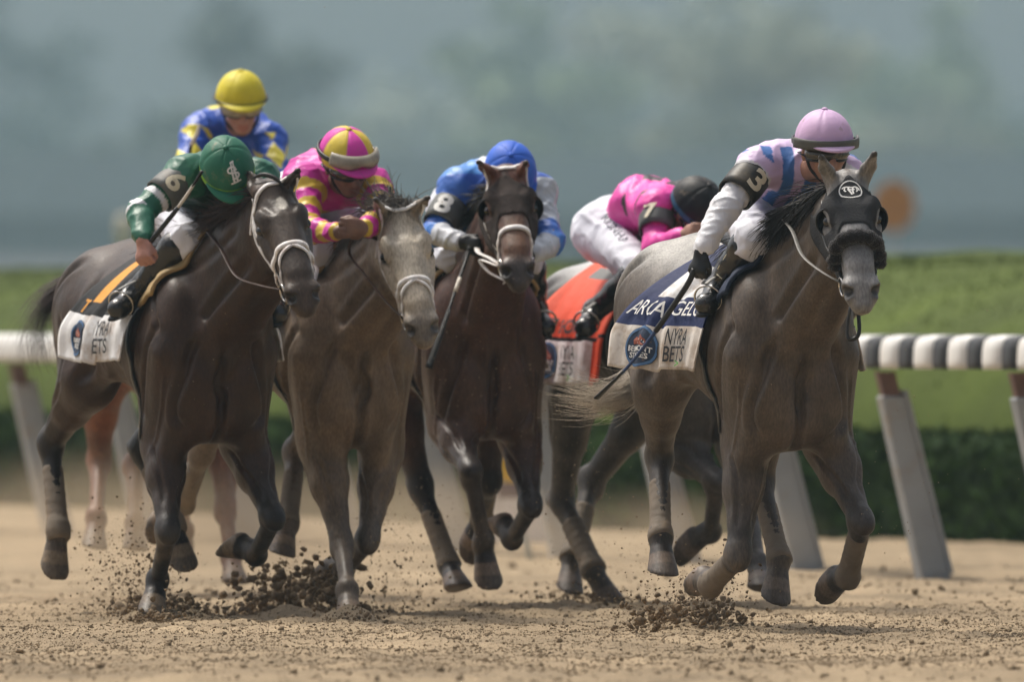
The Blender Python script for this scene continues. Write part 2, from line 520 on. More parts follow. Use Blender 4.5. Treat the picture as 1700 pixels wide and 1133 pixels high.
cloth('tan_pad', (0.36, 0.25, 0.11))
cloth('lilac_pad', (0.26, 0.14, 0.28))
cloth('skyblue_pad', (0.03, 0.17, 0.42))
mat('ink_navy', (0.015, 0.030, 0.065), rough=0.6, var=0.1, dirt=DIRT, dirt_amt=0.12, dirt_scale=20)
mat('ink_ring', (0.06, 0.14, 0.28), rough=0.6, var=0.1)
mat('ink_black', (0.012, 0.012, 0.014), rough=0.6, var=0.1)
mat('ink_white', (0.74, 0.73, 0.70), rough=0.6, var=0.08, vscale=30)
mat('ink_rust', (0.30, 0.075, 0.04), rough=0.6, var=0.3, vscale=40)
mat('ink_green', (0.10, 0.38, 0.06), rough=0.6)
mat('number_cream', (0.72, 0.64, 0.47), rough=0.6, var=0.08, vscale=30, dirt=DIRT, dirt_amt=0.2, dirt_scale=25)
mat('number_white', (0.75, 0.74, 0.70), rough=0.6, var=0.06, vscale=30)
mat('armband_grey', (0.10, 0.105, 0.10), rough=0.55, var=0.15, vscale=20, dirt=DIRT, dirt_amt=0.12)
mat('armband_black', (0.016, 0.016, 0.013), rough=0.5, var=0.15, vscale=20, dirt=(0.12, 0.09, 0.05), dirt_amt=0.25)
mat('skin', (0.33, 0.17, 0.115), rough=0.5, attr=True, var=0.12, vscale=30, bump=0.15, bscale=80)
mat('silks', (1, 1, 1), attr=True, rough=0.44, spec=0.42, var=0.05, vscale=12, bump=0.5, bscale=22, bdist=0.012)
mat('breeches', (1, 1, 1), attr=True, rough=0.6, spec=0.3, var=0.05, vscale=12, bump=0.4, bscale=24, bdist=0.012)
mat('cap', (1, 1, 1), attr=True, rough=0.55, spec=0.3, var=0.08, vscale=16, bump=0.3, bscale=22, bdist=.01, dirt=(.25, .19, .12), dirt_amt=.10, dirt_scale=16)
mat('goggle_lens', (0.035, 0.032, 0.025), rough=0.12, spec=0.8, var=0.3, vscale=20, dirt=(0.30, 0.25, 0.17), dirt_amt=0.30, dirt_scale=18)
mat('goggle_grey', (0.085, 0.085, 0.075), rough=0.45, var=0.2, vscale=20)
mat('goggle_dusty', (0.33, 0.29, 0.22), rough=0.35, spec=0.6, var=0.25, vscale=25, dirt=(0.10, 0.10, 0.10), dirt_amt=0.3, dirt_scale=16)
mat('whip_black', (0.012, 0.012, 0.012), rough=0.35, var=0.2, vscale=60, bump=0.4, bscale=200)
mat('whip_blue', (0.02, 0.045, 0.13), rough=0.4)
mat('whip_white', (0.62, 0.57, 0.50), rough=0.6, dirt=DIRT, dirt_amt=0.2)
mat('fuzzy_roll', (0.012, 0.009, 0.009), rough=0.95, spec=0.05, var=0.4, vscale=80, bump=1.0, bscale=150, sheen=0.3)
mat('glove_black', (0.010, 0.010, 0.011), rough=0.6, var=0.2, bump=0.3, bscale=40)

def coat_mat(name, dapple=0.0, rough=0.48, specks=0.0, spec=0.36):
    """horse coat: colour from the Col attribute, fine hair relief, dapples, dried mud specks"""
    m, t, b = new_mat(name)
    N, L = t.nodes, t.links
    tc = N.new('ShaderNodeTexCoord')
    a = N.new('ShaderNodeAttribute'); a.attribute_name = 'Col'
    nz = N.new('ShaderNodeTexNoise'); nz.inputs['Scale'].default_value = 7.0; nz.inputs['Detail'].default_value = 6.0
    L.new(tc.outputs['Object'], nz.inputs['Vector'])
    mr = N.new('ShaderNodeMapRange'); mr.inputs[1].default_value = .3; mr.inputs[2].default_value = .7; mr.inputs[3].default_value = .68; mr.inputs[4].default_value = 1.32
    L.new(nz.outputs['Fac'], mr.inputs[0])
    val = mr.outputs[0]
    # short hair: fine streaks of lighter and darker hairs, and dusty patches
    hm = N.new('ShaderNodeMapping'); hm.inputs['Scale'].default_value = (70, 150, 45); L.new(tc.outputs['Object'], hm.inputs[0])
    hn_ = N.new('ShaderNodeTexNoise'); hn_.inputs['Scale'].default_value = 1.0; hn_.inputs['Detail'].default_value = 3.0; L.new(hm.outputs[0], hn_.inputs['Vector'])
    h2 = N.new('ShaderNodeMapRange'); h2.inputs[1].default_value = .3; h2.inputs[2].default_value = .7; h2.inputs[3].default_value = .72; h2.inputs[4].default_value = 1.28; L.new(hn_.outputs['Fac'], h2.inputs[0])
    hx = N.new('ShaderNodeMath'); hx.operation = 'MULTIPLY'; L.new(val, hx.inputs[0]); L.new(h2.outputs[0], hx.inputs[1]); val = hx.outputs[0]
    if dapple:
        vo = N.new('ShaderNodeTexVoronoi'); vo.inputs['Scale'].default_value = 17.0; vo.feature = 'SMOOTH_F1'
        L.new(tc.outputs['Object'], vo.inputs['Vector'])
        m2 = N.new('ShaderNodeMapRange'); m2.inputs[1].default_value = .2; m2.inputs[2].default_value = .7; m2.inputs[3].default_value = 1 + dapple; m2.inputs[4].default_value = 1 - dapple
        L.new(vo.outputs['Distance'], m2.inputs[0])
        mm = N.new('ShaderNodeMath'); mm.operation = 'MULTIPLY'; L.new(val, mm.inputs[0]); L.new(m2.outputs[0], mm.inputs[1]); val = mm.outputs[0]
    cc = N.new('ShaderNodeCombineColor')
    for i in range(3): L.new(val, cc.inputs[i])
    mul = N.new('ShaderNodeMix'); mul.data_type = 'RGBA'; mul.blend_type = 'MULTIPLY'; mul.inputs[0].default_value = 1.0
    L.new(a.outputs['Color'], mul.inputs[6]); L.new(cc.outputs[0], mul.inputs[7])
    out = mul.outputs[2]
    if specks:
        vs = N.new('ShaderNodeTexNoise'); vs.inputs['Scale'].default_value = 75.0; vs.inputs['Detail'].default_value = 2.0
        L.new(tc.outputs['Object'], vs.inputs['Vector'])
        r2 = N.new('ShaderNodeMapRange'); r2.inputs[1].default_value = .76 - specks * .1; r2.inputs[2].default_value = .80 - specks * .1; r2.inputs[4].default_value = .8
        L.new(vs.outputs['Fac'], r2.inputs[0])
        mx = N.new('ShaderNodeMix'); mx.data_type = 'RGBA'; L.new(r2.outputs[0], mx.inputs[0]); L.new(out, mx.inputs[6]); mx.inputs[7].default_value = (.30, .22, .15, 1)
        out = mx.outputs[2]
    L.new(out, b.inputs['Base Color'])
    b.inputs['Roughness'].default_value = rough
    b.inputs['Specular IOR Level'].default_value = spec
    b.inputs['Sheen Weight'].default_value = 0.03
    b.inputs['Sheen Roughness'].default_value = 0.4
    nr = N.new('ShaderNodeMapRange'); nr.inputs[3].default_value = rough - .10; nr.inputs[4].default_value = rough + .14; L.new(nz.outputs['Fac'], nr.inputs[0]); L.new(nr.outputs[0], b.inputs['Roughness'])
    # hair grain plus slow undulation of veins and muscle
    n3 = N.new('ShaderNodeTexNoise'); n3.inputs['Scale'].default_value = 90.0; n3.inputs['Detail'].default_value = 3.0
    n4 = N.new('ShaderNodeTexNoise'); n4.inputs['Scale'].default_value = 11.0; n4.inputs['Detail'].default_value = 4.0; n4.inputs['Roughness'].default_value = .5; n4.inputs['Distortion'].default_value = .3
    mp = N.new('ShaderNodeMapping'); mp.inputs['Scale'].default_value = (1.0, 1.0, 0.6)
    L.new(tc.outputs['Object'], mp.inputs[0]); L.new(mp.outputs[0], n3.inputs['Vector']); L.new(mp.outputs[0], n4.inputs['Vector'])
    b1 = N.new('ShaderNodeBump'); b1.inputs['Strength'].default_value = .4; b1.inputs['Distance'].default_value = .004
    b2 = N.new('ShaderNodeBump'); b2.inputs['Strength'].default_value = .26; b2.inputs['Distance'].default_value = .015
    L.new(n4.outputs['Fac'], b2.inputs['Height']); L.new(n3.outputs['Fac'], b1.inputs['Height'])
    L.new(b2.outputs[0], b1.inputs['Normal']); L.new(b1.outputs[0], b.inputs['Normal'])
    return m
def hair_mat(name, col, var=0.35):
    m = mat(name, col, rough=0.5, spec=0.35, var=var, vscale=25)
    return m

# ------------------------------------------------------------------ ground
def axis_samples(dense, outer):
    a, b, st = dense
    xs = list(np.arange(a, b + 1e-6, st)); step = st; x = b
    while x < outer[1]:
        step *= 1.22; x += step; xs.append(x)
    step = st; x = a; lo = []
    while x > outer[0]:
        step *= 1.22; x -= step; lo.append(x)
    return np.array(lo[::-1] + xs)

def ground_h(X, Y):
    near = sstep(50, 57, Y) * (1 - sstep(82, 120, Y)) * (1 - sstep(3.2, 9, np.abs(X)))
    h = 0.020 * vnoise2(X * 1.1, Y * 0.45, 1) + 0.014 * vnoise2(X * 4.5, Y * 2.2, 2) + 0.012 * vnoise2(X * 13, Y * 7, 3) + 0.010 * np.abs(vnoise2(X * 24, Y * 11, 4))
    h = h * near
    # hoof-thrown mounds and prints
    for px, py, sx, sy, hh in ((255, 1032, .10, .16, .060), (310, 1030, .08, .2, .035), (578, 1036, .11, .18, .062), (480, 1030, .15, .25, .040), (1150, 1054, .14, .22, .045), (1010, 1026, .10, .2, .035), (950, 1018, .10, .2, .03), (1440, 992, .08, .3, .03), (760, 1046, .12, .3, -.02), (1330, 1062, .10, .3, -.02), (120, 1050, .12, .3, .02), (700, 1075, .1, .25, .018), (1560, 1070, .12, .3, .02), (400, 1085, .12, .25, -.015)):
        D = FPX * HC / (py - HOR); x0 = (px - 850.0) / FPX * D
        h = h + hh * np.exp(-((X - x0) / sx) ** 2 - ((Y - D) / sy) ** 2) * (1 + .35 * vnoise2(X * 22, Y * 14, 9))
    return h

def build_ground():
    xs = axis_samples((-3.0, 3.0, 0.022), (-450, 450))
    y1 = np.arange(57.0, 75.0, 0.045); y2 = np.arange(75.0, 118.0, 0.22)
    far = [118.0]; st = 0.4
    while far[-1] < 2200: st *= 1.2; far.append(far[-1] + st)
    nearl = [57.0 - 0.1]; st = 0.1
    while nearl[-1] > -40: st *= 1.3; nearl.append(nearl[-1] - st)
    ys = np.clip(np.array(nearl[::-1] + list(y1) + list(y2) + far), -42, 2260)
    xs = np.clip(xs, -470, 470)
    ys = np.unique(ys); xs = np.unique(xs)
    X, Y = np.meshgrid(xs, ys, indexing='ij')
    Z = ground_h(X, Y)
    v = np.stack([X, Y, Z], -1).reshape(-1, 3)
    nx, ny = len(xs), len(ys)
    i = np.arange(nx - 1)[:, None] * ny + np.arange(ny - 1)[None]
    f = np.stack([i, i + ny, i + ny + 1, i + 1], -1).reshape(-1, 4)
    mk('dirt_track', v, f, 'track_dirt', props=dict(kind='structure', label='brown harrowed dirt race track'))
build_ground()

_ico = None
def clod_mesh(P, R, seed, squash=0.75):
    """many rough lumps as one mesh: P centres (n,3), R radii (n)"""
    g = (1 + 5 ** .5) / 2
    b = np.array([(-1, g, 0), (1, g, 0), (-1, -g, 0), (1, -g, 0), (0, -1, g), (0, 1, g), (0, -1, -g), (0, 1, -g), (g, 0, -1), (g, 0, 1), (-g, 0, -1), (-g, 0, 1)], float)
    b /= np.linalg.norm(b[0])
    f = np.array([(0, 11, 5), (0, 5, 1), (0, 1, 7), (0, 7, 10), (0, 10, 11), (1, 5, 9), (5, 11, 4), (11, 10, 2), (10, 7, 6), (7, 1, 8), (3, 9, 4), (3, 4, 2), (3, 2, 6), (3, 6, 8), (3, 8, 9), (4, 9, 5), (2, 4, 11), (6, 2, 10), (8, 6, 7), (9, 8, 1)])
    r = np.random.default_rng(seed); n = len(P)
    q = r.normal(size=(n, 4)); q /= np.linalg.norm(q, axis=1)[:, None]
    w, x, y, z = q.T
    Rm = np.stack([np.stack([1 - 2 * (y * y + z * z), 2 * (x * y - z * w), 2 * (x * z + y * w)], -1),
                   np.stack([2 * (x * y + z * w), 1 - 2 * (x * x + z * z), 2 * (y * z - x * w)], -1),
                   np.stack([2 * (x * z - y * w), 2 * (y * z + x * w), 1 - 2 * (x * x + y * y)], -1)], 1)
    L = b[None] * r.uniform(0.65, 1.3, (n, 12, 1)) * np.stack([r.uniform(.7, 1.4, n), r.uniform(.7, 1.2, n), r.uniform(.5, 1.0, n)], -1)[:, None]
    L = np.einsum('nij,nkj->nki', Rm, L) * R[:, None, None]
    v = (L + P[:, None]).reshape(-1, 3)
    F = (f[None] + (np.arange(n) * 12)[:, None, None]).reshape(-1, 3)
    return v, F

def build_clods():
    r = np.random.default_rng(11)
    # larger crumbs
    n = 7000
    Y = 57 + 28 * r.beta(1.0, 1.6, n); X = r.uniform(-1, 1, n) * (Y * 0.031 + 0.15)
    R = np.clip(0.0040 * np.exp(r.normal(0.0, 0.6, n)), 0.0022, 0.018) * (1 + 0.4 * sstep(70, 82, Y))
    Z = ground_h(X, Y) + R * 0.3
    v, f = clod_mesh(np.stack([X, Y, Z], -1), R, 3)
    mk('loose_dirt', v, f, 'clod_pale', smooth=False, props=dict(kind='stuff', label='loose crumbs of dry dirt covering the track surface', category='dirt'))
    # fine grit: small eight-sided grains
    n = 70000
    Y = 59 + 15 * r.beta(1.2, 1.5, n); X = r.uniform(-1, 1, n) * (Y * 0.031 + 0.1)
    R = 0.0024 * np.exp(r.normal(0.0, 0.45, n)); R = np.clip(R, .0014, .007)
    Z = ground_h(X, Y) + R * .35
    b = np.array([(1, 0, 0), (-1, 0, 0), (0, 1, 0), (0, -1, 0), (0, 0, 1), (0, 0, -1)], float)
    f8 = np.array([(0, 2, 4), (2, 1, 4), (1, 3, 4), (3, 0, 4), (2, 0, 5), (1, 2, 5), (3, 1, 5), (0, 3, 5)])
    L = b[None] * r.uniform(.6, 1.5, (n, 6, 1)) + r.normal(0, .25, (n, 6, 3))
    v = (L * R[:, None, None] + np.stack([X, Y, Z], -1)[:, None]).reshape(-1, 3)
    F = (f8[None] + (np.arange(n) * 6)[:, None, None]).reshape(-1, 3)
    mk('fine_grit', v, F, 'clod_pale', smooth=False, props=dict(kind='stuff', label='fine dry grit strewn over the track in the foreground', category='dirt'))
build_clods()

# ------------------------------------------------------------------ running rail
RA = rad(15.8)
RD = V(math.sin(RA), -math.cos(RA), 0)         # along the rail, the way the horses run
RL = V(math.cos(RA), math.sin(RA), 0)          # towards the infield
B0 = V(2.02, 81.9, 0)                           # foot of the post seen at the right

def build_rail():
    root = empty('running_rail', B0, label='long white running rail with black striped section on slanted grey posts', category='rail')
    # hood profile: (towards infield, height), nose on the track side
    prof = [(0.10, 1.145), (0.02, 1.160), (-0.08, 1.168), (-0.18, 1.167), (-0.235, 1.158), (-0.262, 1.140), (-0.272, 1.10), (-0.274, 1.04), (-0.270, 1.005),
            (-0.255, 1.006), (-0.258, 1.04), (-0.256, 1.10), (-0.246, 1.130), (-0.22, 1.145), (-0.17, 1.152), (0.10, 1.13)]
    off = 0.0
    def hood(t0, t1, m):
        n = max(2, int((t1 - t0) / 1.0) + 2)
        v = []; P = len(prof)
        for i in range(n):
            t = t0 + (t1 - t0) * i / (n - 1)
            for a, z in prof: v.append(RD * t + RL * (a + off) + V(0, 0, z))
        f = [(i * P + j, i * P + (j + 1) % P, (i + 1) * P + (j + 1) % P, (i + 1) * P + j) for i in range(n - 1) for j in range(P)]
        f += [tuple(range(P))[::-1], tuple((n - 1) * P + j for j in range(P))]
        mk('rail_cover', v, f, m, root)
    w = (0.245, 0.302); t = -4.6; k = 0
    hood(-70, t - 0.004, 'rail_white')
    while t < 9:
        hood(t, t + w[k % 2] - 0.003, 'rail_dark' if k % 2 == 0 else 'rail_white'); t += w[k % 2]; k += 1
    hood(t, 60, 'rail_white')
    mb = MB(); mb.tube([RD * -70 + RL * -0.15 + V(0, 0, 1.10), RD * 60 + RL * -0.15 + V(0, 0, 1.10)], 0.028, 10)
    mb.build('rail_tube', 'post_grey', root)
    tilt = nrm(V(0, 0, 1.0) - RL * 0.245)
    for n in range(-16, 14):
        base = -RD * (2.13 * n) if False else RD * (2.13 * n)
        # slanted box channel post with a narrow rusty head
        def ring(h, a, b):
            c = base + tilt * h
            return [c + RD * (sx * a) + RL * (sy * b) for sx, sy in ((-1, -1), (1, -1), (1, 1), (-1, 1))]
        v = ring(-0.05, 0.060, 0.075) + ring(0.90, 0.052, 0.060)
        v += ring(0.895, 0.044, 0.052)
        f = [(0, 1, 5, 4), (1, 2, 6, 5), (2, 3, 7, 6), (3, 0, 4, 7), (3, 2, 1, 0), (4, 5, 6, 7)]
        p = mk('post', v[:8], f, 'post_grey', root, smooth=False)
        bv = p.modifiers.new('bevel', 'BEVEL'); bv.width = 0.012; bv.segments = 2
        # raised flange on the infield edge, as on a folded channel
        mb = MB()
        c0 = base + tilt * 0.02 + RL * 0.080; c1 = base + tilt * 0.93 + RL * 0.066
        vv = []
        for c in (c0, c1):
            for sx, sy in ((-1, -1), (1, -1), (1, 1), (-1, 1)): vv.append(c + RD * sx * 0.066 + RL * sy * 0.010)
        mb.add(vv, [(0, 1, 5, 4), (1, 2, 6, 5), (2, 3, 7, 6), (3, 0, 4, 7), (3, 2, 1, 0), (4, 5, 6, 7)])
        mb.build('flange', 'post_grey', p, smooth=False)
        mb = MB()
        c0 = base + tilt * 0.90; c1 = base + tilt * 1.02 - RL * .0
        vv = []
        for c in (c0, c1):
            for sx, sy in ((-1, -1), (1, -1), (1, 1), (-1, 1)): vv.append(c + RD * sx * 0.034 + RL * sy * 0.042)
        mb.add(vv, [(0, 1, 5, 4), (1, 2, 6, 5), (2, 3, 7, 6), (3, 0, 4, 7), (3, 2, 1, 0), (4, 5, 6, 7)])
        mb.build('bracket', 'post_rust', p, smooth=False)
build_rail()

# ------------------------------------------------------------------ hedge and bank
HO = 3.9
def leaf_quads(C, N, size, seed, aspect=1.6):
    r = np.random.default_rng(seed); n = len(C)
    a = r.normal(size=(n, 3)); a -= N * (a * N).sum(1)[:, None]; a /= np.linalg.norm(a, axis=1)[:, None]
    b = np.cross(N, a)
    s_ = (size * r.uniform(.6, 1.3, n))[:, None]
    v = np.stack([C - a * s_ * aspect * .5, C + b * s_ * .4, C + a * s_ * aspect * .5, C - b * s_ * .4], 1).reshape(-1, 3)
    f = np.arange(n * 4).reshape(n, 4)
    return v, f

def build_hedge():
    o = B0 + RL * HO
    root = empty('hedge', o, label='low dark green clipped hedge running behind the rail', category='hedge')
    t0, t1, W, H = -62.0, 30.0, 0.75, 0.58
    wv = Waves(5, 1.6, 20); wf = Waves(6, 5.0, 20)
    # surface strip: front face then top
    path = [(0, 0.0), (0, 0.12), (0.01, 0.25), (0.0, 0.38), (0.02, 0.48), (0.07, 0.55), (0.16, 0.58), (0.3, 0.59), (0.45, 0.59), (0.6, 0.58), (0.7, 0.54), (0.75, 0.4), (0.75, 0.0)]
    ts = np.arange(t0, t1, 0.12)
    v = np.array([RD * t + RL * a + V(0, 0, z) for t in ts for a, z in path])
    v += (RL * -1)[None] * (0.03 * wv(v) + 0.015 * wf(v))[:, None] * (v[:, 2:3] > 0.01) + V(0, 0, 1)[None] * (0.02 * wv(v + 7))[:, None] * (v[:, 2:3] > 0.3)
    P = len(path)
    i = np.arange(len(ts) - 1)[:, None] * P + np.arange(P - 1)[None]
    f = np.stack([i, i + 1, i + P + 1, i + P], -1).reshape(-1, 4)
    mk('foliage_core', v, f, 'hedge', root)
    r = np.random.default_rng(9); n = 26000
    t = -45 + 60 * r.beta(1.1, 1.3, n)
    k = r.uniform(0, 1, n); front = k < 0.62
    a = np.where(front, r.normal(-0.015, 0.02, n), r.uniform(0, W, n)); z = np.where(front, r.uniform(0.02, .57, n), 0.59 + r.normal(0, .02, n))
    C = RD[None] * t[:, None] + RL[None] * a[:, None]; C[:, 2] = z
    N = np.where(front[:, None], -RL[None], V(0, 0, 1)[None]) + r.normal(0, .6, (n, 3)); N /= np.linalg.norm(N, axis=1)[:, None]
    v, f = leaf_quads(C, N, 0.05 + 0.0 * t, 4)
    mk('leaves', v, f, 'hedge_leaf', root, smooth=False, props=dict(kind='stuff'))
    # grassy bank rising behind the hedge
    o2 = o + RL * 0.76
    prof = [(0, 0.0), (0.02, 0.50), (0.14, 0.76), (0.28, 1.00), (0.50, 1.22), (0.95, 1.42), (1.6, 1.55), (2.6, 1.63), (3.6, 1.66), (5, 1.65), (12, 1.3), (40, 0.3), (90, -0.2)]
    ts = np.concatenate([[-300, -220, -160, -110], np.arange(-75, 40, 0.35), [60, 85, 110]])
    v = np.array([o2 + RD * t + RL * a + V(0, 0, z) for t in ts for a, z in prof])
    w2 = Waves(15, 0.5, 16); w3 = Waves(16, 1.6, 16)
    v[:, 2] += (0.012 * w2(v) + 0.006 * w3(v)) * (v[:, 2] > 0.3)
    P = len(prof)
    i = np.arange(len(ts) - 1)[:, None] * P + np.arange(P - 1)[None]
    f = np.stack([i, i + 1, i + P + 1, i + P], -1).reshape(-1, 4)
    mk('grass_bank', v, f, 'bank_grass', props=dict(kind='structure', label='sunlit green grass bank rising behind the hedge'))
    n = 30000
    t = -52 + 68 * r.beta(1.1, 1.3, n); a = r.uniform(0.05, 3.0, n)
    z = np.interp(a, [p[0] for p in prof], [p[1] for p in prof])
    C = o2[None] + RD[None] * t[:, None] + RL[None] * a[:, None]; C[:, 2] = z
    C[:, 2] += 0.012 * w2(C) + 0.006 * w3(C)
    lean = RD[None] * 0.9 + V(0, 0, 1.0)[None] + r.normal(0, .45, (n, 3)); lean[:, 2] = np.abs(lean[:, 2]) + .3
    lean /= np.linalg.norm(lean, axis=1)[:, None]
    side = np.cross(lean, r.normal(size=(n, 3))); side /= np.linalg.norm(side, axis=1)[:, None]
    Ln = (0.015 + 0.02 * r.random(n))[:, None]
    v = np.stack([C - side * 0.008, C + side * 0.008, C + lean * Ln], 1).reshape(-1, 3)
    mk('bank_blades', v, np.arange(n * 3).reshape(n, 3), 'bank_grass', smooth=False, props=dict(kind='stuff', label='short green grass blades on the bank', category='grass'))
build_hedge()

def build_board():
    D = 93.0; s_ = FPX / D
    c = pix(872, 880, D); c[2] = 0
    root = empty('sponsor_board', c, label='small white board with yellow oval standing behind the rail', category='board')
    w, h, y0 = 0.46, 0.52, 0.03
    mb = MB(); mb.box((0, 0, y0 + h / 2), (w, 0.03, h)); p = mb.build('panel', 'board_white', root, smooth=False)
    bv = p.modifiers.new('bevel', 'BEVEL'); bv.width = 0.008; bv.segments = 2
    v = [(0, -0.018, 0)] + [(0.11 * math.cos(a), -0.018, 0.075 * math.sin(a)) for a in np.linspace(0, 2 * math.pi, 25)[:-1]]
    v = [(x - 0.07, y, z + y0 + 0.40) for x, y, z in v]
    mk('yellow_oval', v, [(0, 1 + i, 1 + (i + 1) % 24) for i in range(24)], 'board_yellow', root, smooth=False)
    mb = MB(); mb.box((-0.03, -0.018, y0 + 0.285), (0.24, 0.004, 0.085)); mb.build('purple_band', 'board_purple', root, smooth=False)
    for sx in (-1, 1):
        mb = MB(); mb.tube([(sx * .17, 0.03, -0.05), (sx * .17, 0.03, 0.5)], 0.012, 8); mb.build('stake', 'metal_pole', root)
    q = pix(880, 925, 88); q[2] = 0
    r2 = empty('marker_peg', q, label='thin slanted teal peg stuck in the dirt near the board', category='peg')
    mb = MB(); mb.tube([(0.01, 0, -0.05), (-0.01, 0, 0.05), (-0.035, 0, 0.16)], [0.018, 0.016, 0.012], 8)
    mb.tube([(-0.035, 0, 0.16), (-0.04, 0, 0.18)], [0.02, 0.017], 8); mb.build('stem', 'teal_peg', r2)
build_board()

# ------------------------------------------------------------------ far background
def tree_mesh(seed, H, Wd):
    r = np.random.default_rng(seed); mb = MB()
    mb.tube([(0, 0, -0.3), (0.1, 0.05, H * .18), (0.0, 0.15, H * .38), (0.2, 0, H * .62), (0.1, 0, H * .85)], [H * .03, H * .024, H * .018, H * .011, H * .003], 8)
    tips = []
    for i in range(16):
        z0 = H * r.uniform(.14, .72); a = r.uniform(0, 6.28); L = Wd * r.uniform(.55, 1.0) * (1 - 0.55 * max(0, z0 / H - .35))
        p0 = V(0.05, 0.05, z0); p2 = p0 + V(math.cos(a) * L, math.sin(a) * L, L * r.uniform(.15, .6)); p1 = (p0 + p2) / 2 + V(0, 0, L * .12)
        mb.tube([p0, p1, p2], [H * .010, H * .006, H * .002], 6); tips += [p1, p2, (p1 + p2) / 2]
    C = []; 
    for p in tips + [V(0, 0, H * .9), V(.2, .1, H * .78)]:
        m = 62; rr = Wd * r.uniform(.22, .38)
        q = r.normal(size=(m, 3)); q /= np.linalg.norm(q, axis=1)[:, None]
        q *= (r.random((m, 1)) ** .45) * rr; q[:, 2] *= .7
        C.append(p + q)
    C = np.concatenate(C); C[:, 2] = np.maximum(C[:, 2], 0.5)
    N = r.normal(size=C.shape); N[:, 2] = np.abs(N[:, 2]) + .4; N /= np.linalg.norm(N, axis=1)[:, None]
    v, f = leaf_quads(C, N, 0.55 + 0 * C[:, 0], seed + 1, 1.4)
    return mb, v, f

def build_far():
    r = np.random.default_rng(21)
    protos = []
    k = 0
    row = []
    for D, n, dx in ((1450, 9, 20.0), (1650, 9, 23.0), (1850, 8, 29.0)):
        for i in range(n):
            row.append((D + r.uniform(-45, 45), (i - (n - 1) / 2) * dx + r.uniform(-5, 5), D))
    for D, x, rw in row:
        H = r.uniform(20, 40) * (D / 1650) ** 0.6; Wd = H * r.uniform(.30, .40)
        root = empty('tree', (x, D, 0), r.uniform(0, 6), label='out of focus hazy green tree in the belt of trees far behind the bank', category='tree', group='hazy belt of trees far behind the bank')
        if len(protos) < 5:
            mb, v, f = tree_mesh(100 + k, 14.0, 5.0)
            t = mb.build('trunk', 'bark', root); c = mk('crown', v, f, ['leaf_far', 'leaf_far_pale', 'leaf_far_mid', 'leaf_far', 'leaf_far_lime'][k], root, smooth=False); protos.append((t, c))
        else:
            t, c = protos[r.integers(0, 5)]
            for q in (t, c):
                z = q.copy(); COL.objects.link(z); z.parent = root
        root.scale = (Wd / 5.0,) * 2 + (H / 14.0,)
        k += 1
    # two long low stable blocks across the far side, pale in front, dark behind
    def barn(name, D, x0, x1, zw, zr, mw, mr, label):
        root = empty(name, (0, D, 0), label=label, category='building')
        n = max(1, int((x1 - x0) / 9)); w = (x1 - x0) / n
        for i in range(n):
            mb = MB(); mb.box((x0 + w * (i + .5), 0, zw / 2), (w - .05, 6.0, zw)); wl = mb.build('wall', mw, root, smooth=False)
            mb = MB(); mb.box((x0 + w * (i + .5), -3.03, zw * .36), (1.6, .06, zw * .7)); mb.build('door', mr, wl, smooth=False)
        v = [(x0 - .5, -4, zw + .01), (x1 + .5, -4, zw + .01), (x1 + .5, 0, zr), (x0 - .5, 0, zr), (x1 + .5, 4, zw + .01), (x0 - .5, 4, zw + .01)]
        mk('roof', v, [(0, 1, 2, 3), (3, 2, 4, 5), (0, 3, 5), (1, 4, 2), (0, 5, 4, 1)], mr, root, smooth=False)
    barn('pale_barn', 900, 6, 110, 3.6, 5.2, 'far_wall', 'far_roof', 'long pale stable block low at the right of the blurred background')
    barn('grey_barn', 920, -110, -4, 3.4, 5.0, 'far_wall', 'far_roof', 'long grey stable block low at the left of the blurred background')
    barn('dark_barn', 1250, -130, 130, 9.5, 14.2, 'far_screen', 'far_screen', 'long dark blue-grey building behind the pale stable blocks')
    # round orange marker and a pale lamp
    D = 200.0; p = pix(1484, 342, D)
    root = empty('orange_marker', (p[0], D, 0), label='blurred round orange marker disc far behind the lead horse', category='sign')
    mb = MB(); mb.tube([(0, 0.05, -.1), (0, 0.05, p[2])], 0.03, 8); mb.build('pole', 'metal_pole', root)
    v = []
    for y in (-0.03, 0.03):
        for a in np.linspace(0, 2 * math.pi, 33)[:-1]: v.append((0.25 * math.cos(a), y, p[2] + 0.30 * math.sin(a)))
    f = [tuple(range(32)), tuple(range(32, 64))[::-1]] + [(i, i + 32, (i + 1) % 32 + 32, (i + 1) % 32) for i in range(32)]
    mk('disc', v, f, 'sign_orange', root, smooth=False)
    D = 190.0; p = pix(207, 380, D)
    root = empty('pale_marker', (p[0], D, 0), label='blurred cream topped post far behind the green jockey', category='post')
    mb = MB(); mb.tube([(0, 0, -.1), (0, 0, p[2] - .2)], 0.04, 8); mb.build('pole', 'metal_pole', root)
    mb = MB(); mb.tube([(0, 0, p[2] - .24), (0, 0, p[2] - .18), (0, 0, p[2] + .10), (0, 0, p[2] + .16)], [0.05, 0.09, 0.09, 0.05], 14); mb.build('lamp_head', 'sign_cream', root)
build_far()

